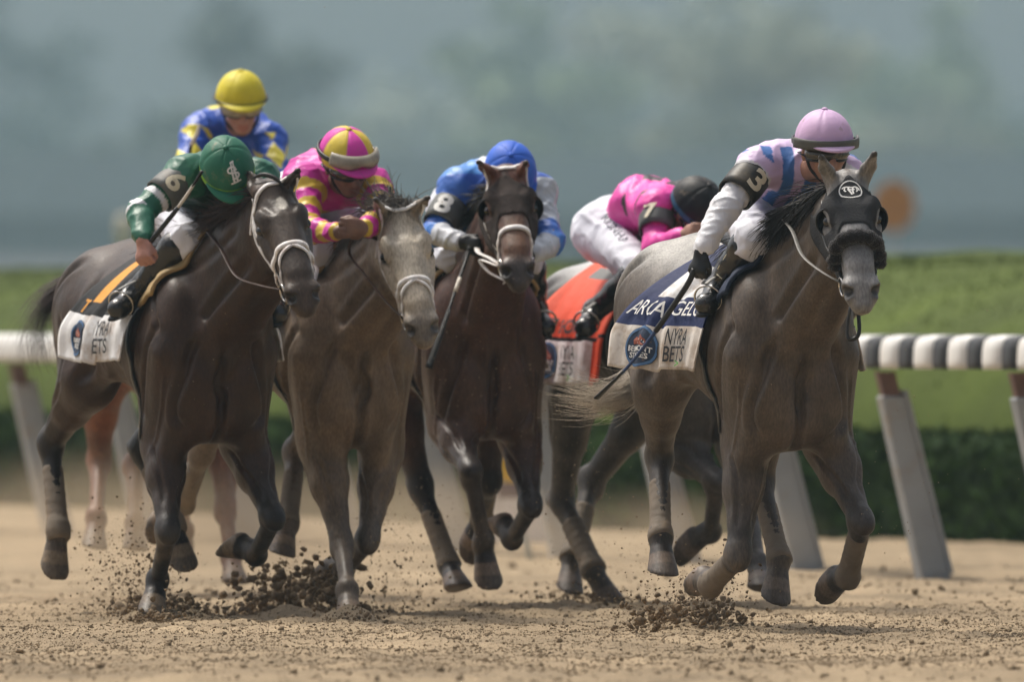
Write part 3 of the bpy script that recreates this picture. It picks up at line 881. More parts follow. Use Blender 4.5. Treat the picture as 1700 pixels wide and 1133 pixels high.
def build_haze():
    x0, x1, y0, y1, z0, z1 = -480, 480, -45, 2300, -1.6, 62
    v = [(x, y, z) for x in (x0, x1) for y in (y0, y1) for z in (z0, z1)]
    f = [(0, 1, 3, 2), (4, 6, 7, 5), (0, 4, 5, 1), (2, 3, 7, 6), (0, 2, 6, 4), (1, 5, 7, 3)]
    m = bpy.data.materials.new('haze_air'); m.use_nodes = True; t = m.node_tree
    t.nodes.remove(t.nodes['Principled BSDF'])
    pv = t.nodes.new('ShaderNodeVolumePrincipled')
    pv.inputs['Color'].default_value = (0.55, 0.80, 0.95, 1)
    pv.inputs['Density'].default_value = HAZE
    pv.inputs['Anisotropy'].default_value = 0.2
    t.links.new(pv.outputs[0], t.nodes['Material Output'].inputs['Volume'])
    mk('haze', v, f, m, smooth=False, props=dict(kind='stuff', label='pale blue summer haze', category='haze'))
HAZE = 0.00021
build_haze()

# ------------------------------------------------------------------ horses
def ray_surf(bvh, c, d, R=0.6, miss=None):
    """first surface point met coming from outside towards c along -d"""
    d = nrm(d); o = c + d * R
    hit = bvh.ray_cast(Vector(o), Vector(-d), R + 0.3)
    if hit[0] is None: return (c + d * 0.05, d) if miss is None else miss
    return np.array(hit[0]), np.array(hit[1])

class Horse: pass

def muscle_relief(H, v, f, T, Hp, J, sc):
    """furrows between muscles and raised veins, pressed into the body surface along lines"""
    bvh = BVHTree.FromPolygons([tuple(q) for q in v], [tuple(q) for q in f.tolist()])
    N = vnormals(v, f); disp = np.zeros(len(v))
    cen = H.neck[0]
    def line(pts, w, d, lip=.35):
        q = []
        for p in curve(pts, 26):
            h = bvh.find_nearest(Vector(p))
            if h[0] is not None: q.append(np.array(h[0]))
        q = np.array(q)
        for _ in range(2): q[1:-1] = .5 * q[1:-1] + .25 * (q[2:] + q[:-2])
        m = 4 * w
        idx = np.where(((v > q.min(0) - m) & (v < q.max(0) + m)).all(1))[0]
        if not len(idx): return
        vv = v[idx]; dd = np.full(len(idx), 9.0); tt = np.zeros(len(idx))
        for i in range(len(q) - 1):
            ba = q[i + 1] - q[i]; t_ = np.clip(((vv - q[i]) @ ba) / (ba @ ba + 1e-9), 0, 1)
            e = np.linalg.norm(vv - q[i] - t_[:, None] * ba, axis=1)
            b_ = e < dd; dd[b_] = e[b_]; tt[b_] = (i + t_[b_]) / (len(q) - 1)
        fade = sstep(0, .2, tt) * sstep(1, .8, tt)
        disp[idx] += fade * (-d * np.exp(-(dd / w) ** 2) + lip * d * np.exp(-((dd - 1.9 * w) / w) ** 2))
    line([T(.80, 0, 1.17), T(.80, 0, .98), T(.74, 0, .86), T(.62, 0, .76)], .016, .020)
    for sg, k in ((-1, 'R'), (1, 'L')):
        el, kn, st2, hk = J['el' + k], J['kn' + k], J['st' + k], J['hk' + k]
        line([T(.80, sg * .10, 1.20), T(.79, sg * .165, 1.04), T(.70, sg * .16, .90), T(.66, sg * .10, .82)], .018, .015)
        line([T(.68, sg * .20, 1.26), T(.58, sg * .27, 1.08), T(.50, sg * .27, .94), T(.48, sg * .22, .84)], .018, .012)
        line([T(.32, sg * .16, 1.52), T(.21, sg * .28, 1.28), T(.24, sg * .29, 1.02), T(.34, sg * .26, .88)], .028, .013)
        line([T(.46, sg * .12, 1.50), T(.60, sg * .20, 1.30), T(.68, sg * .20, 1.16)], .016, .009)
        line([T(.36, sg * .2, 1.42), T(.46, sg * .26, 1.20), T(.42, sg * .27, 1.02)], .018, .007)
        line([T(.78, sg * .06, 1.22), mix(cen[2], cen[3], .5) + V(.10, sg * .12, -.12), Hp(.15, -.19, sg * .06)], .022, .014)
        line([cen[1] + V(-.05, sg * .15, .12), cen[3] + V(0, sg * .12, .04), cen[5] + V(0, sg * .09, .05)], .022, .007)
        line([T(-.46, sg * .20, 1.48), T(-.70, sg * .27, 1.28), T(-.72, sg * .24, 1.04)], .026, .013)
        line([T(-.30, sg * .22, 1.46), T(-.26, sg * .29, 1.25), T(-.24, sg * .28, 1.06), st2 + V(.05, sg * .05, -.02)], .030, .015)
        line([T(-.55, sg * .27, 1.25), T(-.48, sg * .28, 1.08), st2 + V(-.05, sg * .08, -.04)], .02, .008)
        for x in (-.12, -.04, .04, .12): line([T(x + .03, sg * .26, 1.36), T(x, sg * .30, 1.16), T(x + .02, sg * .28, .98)], .014, .0035)
        b = nrm(kn - el); dor = nrm(np.cross(b, V(0, 1, 0))); L = np.linalg.norm(kn - el)
        for a_, c_ in ((.08, .035), (.05, -.04), (-.03, .08)):
            line([el + b * L * .08 + dor * a_ + V(0, sg * c_, 0), el + b * L * .45 + dor * a_ * .75 + V(0, sg * c_ * .8, 0), el + b * L * .82 + dor * a_ * .5 + V(0, sg * c_ * .6, 0)], .011, .007)
        line([el + b * L * .05 + V(.07, sg * .02, 0), el + b * L * .4 + V(.06, -sg * .02, 0), el + b * L * .8 + V(.05, 0, 0)], .008, -.005, 0)
        b = nrm(hk - st2); dor = nrm(np.cross(b, V(0, 1, 0)))
        line([st2 + V(0, sg * .1, .0), mix(st2, hk, .5) - dor * .02 + V(0, sg * .07, 0), mix(st2, hk, .9) - dor * .03 + V(0, sg * .05, 0)], .013, .009)
        line([T(.16, sg * .27, .95), T(-.04, sg * .28, .93), T(-.2, sg * .26, .99)], .008, -.005, 0)
        line([T(.70, sg * .2, 1.05), T(.66, sg * .22, .92), el + V(.06, sg * .05, -.08)], .008, -.005, 0)
        line([Hp(.23, -.045, sg * .10), Hp(.32, -.05, sg * .075), Hp(.42, -.05, sg * .055)], .010, .006)
        line([Hp(.09, -.03, sg * .10), Hp(.16, -.045, sg * .11), Hp(.24, -.07, sg * .10)], .012, .006)
        line([Hp(.30, .02, sg * .075), Hp(.40, .01, sg * .06), Hp(.50, .02, sg * .05)], .010, .005)
        line([Hp(.26, -.03, sg * .09), Hp(.34, -.035, sg * .07), Hp(.44, -.06, sg * .055)], .006, -.0035, 0)
        line([Hp(.10, .03, sg * .08), Hp(.15, .06, sg * .05), Hp(.20, .07, sg * .03)], .014, .004)
    return v + N * (1.4 * disp)[:, None]

def make_horse(S):
    """S: measured joints of one horse; everything is solved in 3-D with real bone lengths and built in the horse's own frame"""
    a = rad(S['a']); sc = S.get('sc', 1.0)
    Fw = V(math.sin(a), -math.cos(a), 0); Lw = V(math.cos(a), math.sin(a), 0)
    cpx, cD = S['chest']
    cw = pix(cpx, 700, cD); cw[2] = 0
    O = cw - Fw * 0.78 * sc
    fr = Frame(O, math.atan2(Fw[1], Fw[0]))
    H = Horse(); H.fr = fr; H.S = S; H.Fw = Fw; H.Lw = Lw
    def pixX(px, py, X):
        d = pix(px, py, 1.0) - V(0, 0, HC)
        c = V(0, 0, HC)
        t = (X - Fw @ (c - O)) / (Fw @ d)
        return c + d * t
    H.pixX = pixX
    root = empty('race_horse', O, fr.rz, label=S['label'], category='horse', group='race horses galloping on the dirt track')
    H.root = root
    pit = rad(S.get('pitch', 0)); dz = S.get('dz', 0.0)
    cp, sp = math.cos(pit), math.sin(pit)
    def T(x, y, z):       # torso frame to local frame
        zz = z - 1.2
        return V(x * cp + zz * sp, y, -x * sp + zz * cp + 1.2 + dz) * V(sc, sc, sc)
    H.T = T
    Tx, Tz, Ty = nrm(V(cp, 0, -sp)), nrm(V(sp, 0, cp)), V(0, 1, 0)
    # ---- joints
    J = {}
    for key, sg in (('R', -1), ('L', 1)):
        f = S['fore' + key]; e = pixX(f['el'][0], f['el'][1], f['el'][2])
        k = solve(e, *f['kn'][:2], 0.44 * sc, f['kn'][2])
        g = solve(k, *f['fe'][:2], 0.30 * sc, f['fe'][2])
        h = solve(g, *f['ho'][:2], 0.135 * sc, f['ho'][2])
        J['el' + key], J['kn' + key], J['ff' + key], J['fh' + key] = [fr.loc(q) for q in (e, k, g, h)]
        f = S['hind' + key]
        st_ = fr.wor(T(f.get('st', -0.36), sg * 0.20, f.get('stz', 0.98)))
        k = pixX(*f['hk'])
        g = solve(k, *f['fe'][:2], 0.38 * sc, f['fe'][2])
        h = solve(g, *f['ho'][:2], 0.135 * sc, f['ho'][2])
        J['st' + key], J['hk' + key], J['hf' + key], J['hh' + key] = [fr.loc(q) for q in (st_, k, g, h)]
    hd = S['head']
    poll_w = pixX(*hd['poll'])
    muz_w = solve(poll_w, *hd['muz'], 0.60 * sc, 1)
    poll, muz = fr.loc(poll_w), fr.loc(muz_w)
    t = nrm(muz - poll)
    tw = nrm(muz_w - poll_w)
    eR, eL = hd['eyes']
    sx, sz = (eL[0] - eR[0]), -(eL[1] - eR[1])
    q = nrm(V(sx, 0, sz)); sy = -(q[0] * tw[0] + q[2] * tw[2]) / tw[1]
    s_w = nrm(V(q[0], sy, q[2])); s = fr.dir(s_w)
    n = np.cross(s, t); n = nrm(n)
    if fr.R.T @ n @ V(0, 0, 1) < 0: n = -n
    H.hd = (poll, t, n, s)
    H.J = J
    def Hp(tt, nn, ss): return poll + sc * (t * tt + n * nn + s * ss)
    H.Hp = Hp
    h = S.get('h', 0.010)
    allp = np.array(list(J.values()) + [poll, muz, Hp(-.2, .1, 0), T(-1.0, .4, 1.7), T(.9, -.4, .7)])
    F = SDF(allp.min(0) - 0.22, allp.max(0) + 0.22, h)
    # ---- trunk
    st = [(-0.93, 1.27, 0.10, 0.09, .2, .1), (-0.86, 1.27, 0.17, 0.16, .35, .1), (-0.72, 1.27, 0.225, 0.235, .45, .0), (-0.52, 1.275, 0.265, 0.275, .45, .05), (-0.32, 1.25, 0.28, 0.270, .40, .25),
          (-0.10, 1.205, 0.300, 0.285, .35, .35), (0.12, 1.17, 0.335, 0.290, .40, .45), (0.32, 1.175, 0.375, 0.265, .62, .50), (0.46, 1.185, 0.355, 0.245, .68, .45), (0.58, 1.16, 0.28, 0.215, .50, .35), (0.66, 1.14, 0.20, 0.150, .3, .2), (0.71, 1.12, 0.10, 0.08, 0, 0)]
    F.loft(T(0, 0, 0) - Tz * 0, Tx, Tz, Ty, [(r[0] * sc, r[1] * sc, r[2] * sc, r[3] * sc, r[4], r[5]) for r in st], k=0.0)
    # ---- neck
    nb = T(0.48, 0, 1.22); nt_ = Hp(0.10, -0.075, 0)
    mid = (nb + nt_) / 2 + Tz * 0.03 * sc
    cen = [np.array(c) for c in curve([nb, mid, nt_], 7)]
    hw = np.interp(np.linspace(0, 1, 7), [0, .3, .7, 1], [.155, .115, .083, .075]) * sc
    hh = np.interp(np.linspace(0, 1, 7), [0, .3, .7, 1], [.285, .225, .158, .125]) * sc
    for i in range(6):
        sd_ = nrm(mix(Ty, s, i / 6.0))
        F.econe(cen[i], cen[i + 1], (hw[i], hh[i]), (hw[i + 1], hh[i + 1]), sd_, k=0.07)
    H.neck = (cen, hw, hh, [nrm(mix(Ty, s, i / 6.0)) for i in range(7)])
    # jugular groove and underline of the neck
    for sg in (-1, 1):
        g0 = T(0.70, sg * .07, 1.13); g1 = Hp(0.20, -0.20, sg * .045)
        F.cone(g0, g1, .05 * sc, .035 * sc, k=0.06)
    # ---- breast
    for sg, key in ((-1, 'R'), (1, 'L')):
        el = J['el' + key]; kn = J['kn' + key]
        arm = T(0.66, sg * 0.175, 1.10)                                     # point of shoulder
        F.ell(T(0.60, sg * 0.155, 1.18), V(.15, .085, .22) * sc, k=0.09)
        F.ell(T(0.700, sg * 0.092, 1.00), V(.090, .090, .150) * sc, k=0.028)    # pectoral swelling
        F.econe(T(0.655, sg * .10, 0.93), el * .55 + kn * .45 + V(.0, 0, .06), (.085 * sc, .085 * sc), (.045 * sc, .05 * sc), V(0, 1, 0), k=0.06)
        F.econe(T(0.47, sg * 0.165, 1.12), el, (.080 * sc, .15 * sc), (.075 * sc, .115 * sc), V(0, 1, 0), k=0.07)   # shoulder to elbow
        F.econe(arm, el, (.075 * sc, .075 * sc), (.07 * sc, .09 * sc), V(0, 1, 0), k=0.05)
        F.ell(T(0.36, sg * 0.215, 1.10), V(.14, .055, .15) * sc, k=0.06)       # triceps
    F.ell(T(0.60, 0, .86), V(.16, .15, .105) * sc, k=0.08)                # brisket
    # ---- legs
    def hoofed(g, hpt, lat):
        ax = nrm(hpt - g); dor = nrm(np.cross(ax, lat))
        co = g + ax * 0.085 * sc; to = g + ax * 0.155 * sc + dor * 0.006
        F.cone(g, co, .038 * sc, .037 * sc, k=0.02)
        F.cone(g - dor * .012 * sc, co - dor * .024 * sc, .032 * sc, .030 * sc, k=0.025)
        sn = nrm(ax * math.cos(rad(36)) - dor * math.sin(rad(36)))
        F.hoof(co - ax * .008, to, .045 * sc, .060 * sc, sn, k=0.010)
        F.ell(co - dor * .026 * sc + ax * .012, V(.028, .034, .026) * sc, axes=[dor, lat, ax], k=0.02)
        return co, to, ax, dor
    hoofs = {}
    for sg, key in ((-1, 'R'), (1, 'L')):
        el, kn, g, hp = J['el' + key], J['kn' + key], J['ff' + key], J['fh' + key]
        lat = V(0, 1, 0); b = nrm(kn - el); dor = nrm(np.cross(b, lat)); lat_ = nrm(np.cross(dor, b))
        F.econe(el - b * .05 * sc, el + (kn - el) * .40, (.078 * sc, .105 * sc), (.066 * sc, .078 * sc), lat, k=0.05)
        F.econe(el + (kn - el) * .38, el + (kn - el) * .9, (.064 * sc, .072 * sc), (.043 * sc, .046 * sc), lat, k=0.04)
        F.ell(el + (kn - el) * .26 + dor * .035 * sc, V(.055, .055, .14) * sc, axes=[dor, lat_, b], k=0.04)
        F.ell(el + (kn - el) * .22 - dor * .045 * sc, V(.05, .05, .12) * sc, axes=[dor, lat_, b], k=0.04)
        F.ell(kn + dor * .004, V(.044, .047, .064) * sc, axes=[dor, lat_, b], k=0.03)
        c = nrm(g - kn); dc = nrm(np.cross(c, lat))
        F.ell(kn + c * .03 * sc - dc * .02 * sc, V(.038, .042, .05) * sc, axes=[dc, lat, c], k=0.03)
        F.econe(kn + c * .04 * sc, g, (.034 * sc, .040 * sc), (.030 * sc, .038 * sc), lat, k=0.025)
        F.ell(g, V(.046, .044, .046) * sc, axes=[dc, lat, c], k=0.02)
        F.ell(g - dc * .022 * sc, V(.032, .036, .036) * sc, axes=[dc, lat, c], k=0.02)
        hoofs['f' + key] = hoofed(g, hp, lat)
        # hind
        st2, hk, g, hp = J['st' + key], J['hk' + key], J['hf' + key], J['hh' + key]
        hip = T(-0.62, sg * 0.15, 1.30); but = T(-0.84, sg * 0.12, 1.18)
        F.ell(T(-0.60, sg * 0.130, 1.24), V(.27, .145, .25) * sc, k=0.10)       # croup and haunch
        F.econe(hip - V(0, sg * .03, .04), st2, (.125 * sc, .18 * sc), (.105 * sc, .13 * sc), lat, k=0.09)
        b = nrm(hk - st2); dor = nrm(np.cross(b, lat)); lat_ = nrm(np.cross(dor, b))
        F.econe(but, st2 + (hk - st2) * .30 - dor * .06 * sc, (.10 * sc, .13 * sc), (.065 * sc, .075 * sc), lat, k=0.08)
        F.econe(st2, st2 + (hk - st2) * .45, (.095 * sc, .120 * sc), (.068 * sc, .082 * sc), lat, k=0.06)
        F.econe(st2 + (hk - st2) * .42, hk, (.066 * sc, .078 * sc), (.046 * sc, .052 * sc), lat, k=0.04)
        c = nrm(g - hk); dc = nrm(np.cross(c, lat))
        pt = hk - dc * .062 * sc - c * .045 * sc                           # point of hock
        F.cone(hk - dc * .02 * sc, pt, .040 * sc, .029 * sc, k=0.03)
        F.cone(st2 + (hk - st2) * .45 - dor * .065 * sc, pt, .032 * sc, .020 * sc, k=0.03)
        F.ell(hk + c * .01, V(.056, .050, .070) * sc, axes=[dc, lat, c], k=0.03)
        F.cone(pt, hk + (g - hk) * .25 - dc * .03 * sc, .024 * sc, .026 * sc, k=0.03)
        F.econe(hk + c * .05 * sc, g, (.036 * sc, .046 * sc), (.031 * sc, .039 * sc), lat, k=0.03)
        F.ell(g, V(.048, .045, .048) * sc, axes=[dc, lat, c], k=0.02)
        F.ell(g - dc * .022 * sc, V(.032, .036, .036) * sc, axes=[dc, lat, c], k=0.02)
        hoofs['h' + key] = hoofed(g, hp, lat)
        # flank fold
        F.econe(st2 + V(.02, 0, .05), T(-0.12, sg * .19, 1.05), (.05 * sc, .11 * sc), (.03 * sc, .06 * sc), lat, k=0.08)
    H.hoofs = hoofs
    # ---- head
    hs = [(-0.03, -0.035, .055, .045, 0, 0), (0.04, -0.035, .095, .075, .1, .1), (0.11, -0.045, .112, .088, .15, .3), (0.18, -0.048, .114, .096, .22, .45), (0.25, -0.040, .100, .088, .28, .45),
          (0.33, -0.028, .084, .068, .22, .35), (0.41, -0.020, .070, .056, .12, .2), (0.48, -0.017, .064, .053, .1, .1), (0.54, -0.019, .060, .055, .1, .05), (0.585, -0.026, .048, .048, 0, 0), (0.605, -0.030, .030, .034, 0, 0)]
    F.loft(poll, t, n, s, [(r[0] * sc, r[1] * sc, r[2] * sc, r[3] * sc, r[4], r[5]) for r in hs], k=0.045, p=2.3)
    axs = [t, n, s]
    def E(c, r, **kw): F.ell(Hp(*c), np.array(r) * sc, axes=axs, **kw)
    for sg in (-1, 1):
        E((.165, -.105, sg * .058), (.125, .105, .036), k=.03)              # jowl
        E((.165, .030, sg * .070), (.050, .032, .030), k=.025)               # brow
        F.cone(Hp(.155, .020, sg * .088), Hp(.225, .024, sg * .082), .016 * sc, .012 * sc, k=.02)
        E((.200, .004, sg * .098), (.032, .021, .016), k=.008, op=-1)         # eye socket
        F.cone(Hp(.215, -.026, sg * .090), Hp(.36, -.024, sg * .062), .016 * sc, .011 * sc, k=.03)   # facial crest
        E((.30, -.085, sg * .036), (.12, .05, .028), k=.04)
        F.cone(Hp(.35, -.10, sg * .028), Hp(.52, -.072, sg * .022), .036 * sc, .027 * sc, k=.035)
        E((.545, -.002, sg * .046), (.052, .038, .027), k=.020)               # nostril wing
        F.ell(Hp(.566, .004, sg * .056), V(.036, .021, .030) * sc, axes=[nrm(t * .8 + n * .6), nrm(n * .8 - t * .6), s], k=.010, op=-1)
        F.cone(Hp(.46, .024, sg * .024), Hp(.20, .044, sg * .030), .014 * sc, .016 * sc, k=.06)     # nasal bones
    E((.580, -.028, 0), (.032, .040, .046), k=.02)                          # upper lip
    E((.555, -.083, 0), (.040, .026, .036), k=.022)                          # chin
    F.econe(Hp(.46, -.066, 0), Hp(.62, -.064, 0), (.07 * sc, .005 * sc), (.07 * sc, .006 * sc), s, k=.008, op=-1)   # mouth
    E((.03, .02, 0), (.06, .05, .06), k=.04)
    # ears
    H.ears = []
    for sg, tip in ((-1, hd['ears'][0]), (1, hd['ears'][1])):
        b0 = Hp(.005, .012, sg * .058)
        tw_ = solve(fr.wor(b0), tip[0], tip[1], 0.19 * sc, tip[2] if len(tip) > 2 else 1)
        tp = fr.loc(tw_); ax = nrm(tp - b0); L = np.linalg.norm(tp - b0)
        front = nrm(V(*(fr.dir(V(sg * .45, -1, .1))))); front = nrm(front - ax * (front @ ax)); wide = np.cross(ax, front)
        m1 = b0 + ax * L * .42 + wide * 0.0
        H.ears.append((b0, tp))
        F.econe(b0 - ax * .02, m1, (.028 * sc, .026 * sc), (.034 * sc, .021 * sc), wide, k=.02)
        F.econe(m1, tp - ax * L * .12, (.034 * sc, .021 * sc), (.014 * sc, .010 * sc), wide, k=.012)
        F.cone(tp - ax * L * .14, tp, .013 * sc, .004, k=.01)
        F.econe(b0 + ax * L * .30 + front * .020 * sc, b0 + ax * L * .80 + front * .012 * sc, (.018 * sc, .016 * sc), (.009 * sc, .008 * sc), wide, k=.008, op=-1)
    v, f = F.mesh()
    v = relax(v, f, 1, 0.35)
    v = muscle_relief(H, v, f, T, Hp, J, sc)
    # ---- colour
    cfun = S['colour']
    cols = np.tile(np.array(S['base'], float), (len(v), 1))
    def segd(a, b):
        ba = b - a; tt = np.clip(((v - a) @ ba) / (ba @ ba), 0, 1)
        return np.linalg.norm(v - a - tt[:, None] * ba, axis=1), tt
    def blend(w, c):
        nonlocal cols
        cols = mix(cols, np.array(c, float)[None], np.clip(w, 0, 1)[:, None])
    nz = Waves(3, 9.0, 14)(v) * .5
    nz2 = Waves(4, 2.4, 14)(v)
    H.blend, H.segd = blend, segd
    low = S.get('points')
    for key in 'RL':
        if low is not None:
            for p0, p1, up in ((J['kn' + key], J['ff' + key], J['el' + key]), (J['hk' + key], J['hf' + key], J['st' + key])):
                d, tt = segd(p0, p1); d2, t2 = segd(up, p0)
                hpnt = J['fh' + key] if up is J['el' + key] else J['hh' + key]
                d3, t3 = segd(p1, hpnt)
                w = np.maximum(sstep(.10, .07, d), sstep(.12, .08, d3))
                w2 = sstep(.13, .10, d2) * sstep(.45, 1.0, t2 + nz * .06)
                blend(np.maximum(w, w2) * S.get('pointamt', .9), low)
    hv = v - poll
    ht, hn, hs_ = hv @ t / sc, hv @ n / sc, hv @ s / sc
    inhead = sstep(-.22, -.12, hn) * (np.abs(hs_) < .16)
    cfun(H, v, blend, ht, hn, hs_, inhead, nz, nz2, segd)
    # dried dirt from the track on the lower legs
    blend(sstep(.62, .12, v[:, 2]) * sstep(-.2, .7, nz + .4 * nz2) * .45, (.19, .14, .095))
    # ears, nostril hollows, eye rims
    H.earmask = np.zeros(len(v), bool)
    for b0, tp in H.ears:
        d, tt = segd(b0, tp)
        m_ = (d < .062) & (tt > .08); H.earmask |= (d < .07) & (tt > .02)
        blend(m_ * .9, S.get('ear', S['base']))
        blend(m_ * sstep(.72, .92, tt) * .85, (.018, .015, .014))
    blend(sstep(.05, .02, np.linalg.norm(np.stack([ht - .563, (hn - .002) * 1.4, np.abs(hs_) - .050], 1), axis=1)) * .85, (.014, .011, .010))
    blend(sstep(.042, .022, np.linalg.norm(np.stack([ht - .20, (hn - .004) * 1.3, np.abs(hs_) - .09], 1), axis=1)) * .7, (.018, .014, .012))
    for kk, (co, to, ax, dor) in hoofs.items():
        d, tt = segd(co, to)
        along = (v - co) @ ax
        w = (d < .085) * sstep(-.004, .004, along)
        blend(w, S.get('hoof', (.16, .11, .075)))
        blend((d < .085) * sstep(.050, .056, along) * .5, (.03, .028, .026))
    H.body = mk('body', v, f, S['mat'], root, cols=cols)
    H.v, H.f = v, f
    H.bvh = BVHTree.FromPolygons([tuple(q) for q in v], [tuple(q) for q in f.tolist()])
    # ---- eyes
    for sg in (-1, 1):
        c = Hp(.200, .003, sg * .0845)
        ev, ef = [], []
        for i in range(9):
            for j in range(14):
                th = math.pi * i / 8; ph = 2 * math.pi * j / 14
                ev.append(c + .0235 * sc * (t * math.sin(th) * math.cos(ph) + n * math.sin(th) * math.sin(ph) * .85 + s * math.cos(th)))
        for i in range(8):
            for j in range(14): ef.append((i * 14 + j, i * 14 + (j + 1) % 14, (i + 1) * 14 + (j + 1) % 14, (i + 1) * 14 + j))
        mk('eye', ev, ef, 'eye', root)
    return H

def head_pt(H, tt, ang, lift=0.003):
    """point on the head at distance tt from the poll and angle ang (0 forehead, 90 left, -90 right, 180 jaw)"""
    poll, t, n, s = H.hd
    a = rad(ang); d = n * math.cos(a) + s * math.sin(a)
    c = H.Hp(tt, -0.035 if tt < .3 else -.03, 0)
    p, N = ray_surf(H.bvh, c, d, .3)
    return p + N * lift, N

def strap(H, pts, width, m, name, n=None, closed=False, lift=0.002, thick=0.005, parent=None):
    """pts: (t, angle) pairs on the head"""
    P = [V(a, b, 0) for a, b in pts]
    n = n or max(10, 6 * len(P))
    q = curve(P, n)
    pp, nn = [], []
    for a in q:
        p, N = head_pt(H, a[0], a[1], lift); pp.append(p); nn.append(N)
    pp = np.array(pp)
    for _ in range(2): pp[1:-1] = pp[1:-1] * .5 + (pp[2:] + pp[:-2]) * .25
    mb = MB(); mb.ribbon(list(pp), nn, width, thick)
    return mb.build(name, m, parent or H.root)

def torso_pt(H, x, ang, lift=0.01, cz=1.22):
    """point on the trunk at x (torso frame), ang 0 up, 90 left, -90 right"""
    a = rad(ang)
    c = H.T(x, 0, cz)
    d = V(0, math.sin(a), math.cos(a))
    p, N = ray_surf(H.bvh, c, d, .55)
    return p + d * lift, d

def tube_path(H, pts, r, m, name, parent=None, n=24, flat=None):
    mb = MB(); mb.tube(curve(pts, n), r, 8, flat=flat); return mb.build(name, m, parent or H.root)

def wrap(H, a, b, ra, rb, m, t0=0.12, t1=1.0, name='leg_wrap', tail=None):
    """bandage round a cannon bone from a (upper) to b (lower), with overlapping turns"""
    a = np.asarray(a); b = np.asarray(b); ax = nrm(b - a); L = np.linalg.norm(b - a)
    lat = nrm(V(0, 1, 0) - ax * ax[1]); dor = np.cross(ax, lat)
    n, k = 40, 20; v = []
    for i in range(n):
        u = i / (n - 1); t = t0 + (t1 - t0) * u
        for j in range(k):
            ph = 2 * math.pi * j / k
            sp = ((u * 7 + j / k) % 1.0)
            r_ = (ra + (rb - ra) * u) * (1 + .045 * sp) + .010 * math.exp(-((t - 1.0) / .10) ** 2)
            if i in (0, n - 1): r_ *= .9
            v.append(a + ax * L * t + r_ * (lat * math.cos(ph) + dor * math.sin(ph) * 1.12) - dor * .004)
    f = [(i * k + j, i * k + (j + 1) % k, (i + 1) * k + (j + 1) % k, (i + 1) * k + j) for i in range(n - 1) for j in range(k)]
    f += [tuple(range(k))[::-1], tuple((n - 1) * k + j for j in range(k))]
    return mk(name, v, f, m, H.root)

def hair(H, name, m, roots, dirs, lens, grav=0.5, curl=.25, r0=.0022, seed=1, seg=7):
    """hair locks as thin tapered three-sided tubes"""
    r = np.random.default_rng(seed); vs, fs = [], []
    for p, d, L in zip(roots, dirs, lens):
        p = np.array(p, float); d = nrm(d); q = [p.copy()]
        w = r.normal(size=3) * curl
        for i in range(seg):
            d = nrm(d + V(0, 0, -grav / seg) + w * (1.0 / seg) + r.normal(size=3) * .05)
            p = p + d * L / seg; q.append(p.copy())
        b = len(vs); side = nrm(np.cross(d, r.normal(size=3))); up = nrm(np.cross(side, d))
        for i, c in enumerate(q):
            rr = r0 * (1 - .85 * (i / seg) ** 1.5) * r.uniform(.9, 1.1)
            for k_ in range(3):
                an = 2.094 * k_; vs.append(c + rr * (side * math.cos(an) + up * math.sin(an)))
        for i in range(seg):
            for k_ in range(3):
                fs.append((b + i * 3 + k_, b + i * 3 + (k_ + 1) % 3, b + i * 3 + 3 + (k_ + 1) % 3, b + i * 3 + 3 + k_))
    return mk(name, np.array(vs), np.array(fs), m, H.root)

def mane(H, m, n, L, side=-1, back=.7, up=.3, grav=.6, seed=3, t0=.12, spread=.5):
    """mane along the crest falling to one side and blown back"""
    r = np.random.default_rng(seed)
    cen, hw, hh, sds = H.neck
    R, Dn, Ln = [], [], []
    for i in range(n):
        u = r.uniform(t0, .93); x = u * 6; k = min(int(x), 5); w = x - k
        c = mix(cen[k], cen[k + 1], w); tg = nrm(cen[k + 1] - cen[k]); sd_ = nrm(mix(sds[k], sds[k + 1], w))
        upv = np.cross(tg, sd_); upv = upv if upv[2] > 0 else -upv
        p, N = ray_surf(H.bvh, c, upv + sd_ * r.normal(0, .08), .5)
        R.append(p - upv * .012)
        Dn.append(upv * up + sd_ * side * r.uniform(.25, 1.0) * .8 - V(1, 0, 0) * back * r.uniform(.6, 1.4) + r.normal(size=3) * .22 * spread)
        Ln.append(L * r.uniform(.55, 1.15) * (1 - .35 * u))
    return hair(H, 'mane', m, R, Dn, Ln, grav, .35, seed=seed, r0=.0034)

def tail(H, m, n, L, d, grav=.5, seed=5, spread=.18):
    r = np.random.default_rng(seed)
    b = H.T(-0.93, 0, 1.40); R, Dn, Ln = [], [], []
    p, N = ray_surf(H.bvh, H.T(-.7, 0, 1.36), V(-1, 0, .25), .5)
    dock = [p + V(.03, 0, 0), p + nrm(d) * .12 + V(0, 0, .02), p + nrm(d) * .28]
    mb = MB(); mb.tube(curve(dock, 8), list(np.linspace(.035, .014, 8)), 10); mb.build('tail_dock', m, H.root)
    for i in range(n):
        u = r.random(); R.append(mix(dock[0], dock[2], u) + r.normal(size=3) * .012)
        Dn.append(nrm(d) + r.normal(size=3) * spread); Ln.append(L * r.uniform(.5, 1.1))
    return hair(H, 'tail', m, R, Dn, Ln, grav, .4, seed=seed, r0=.0018, seg=8)

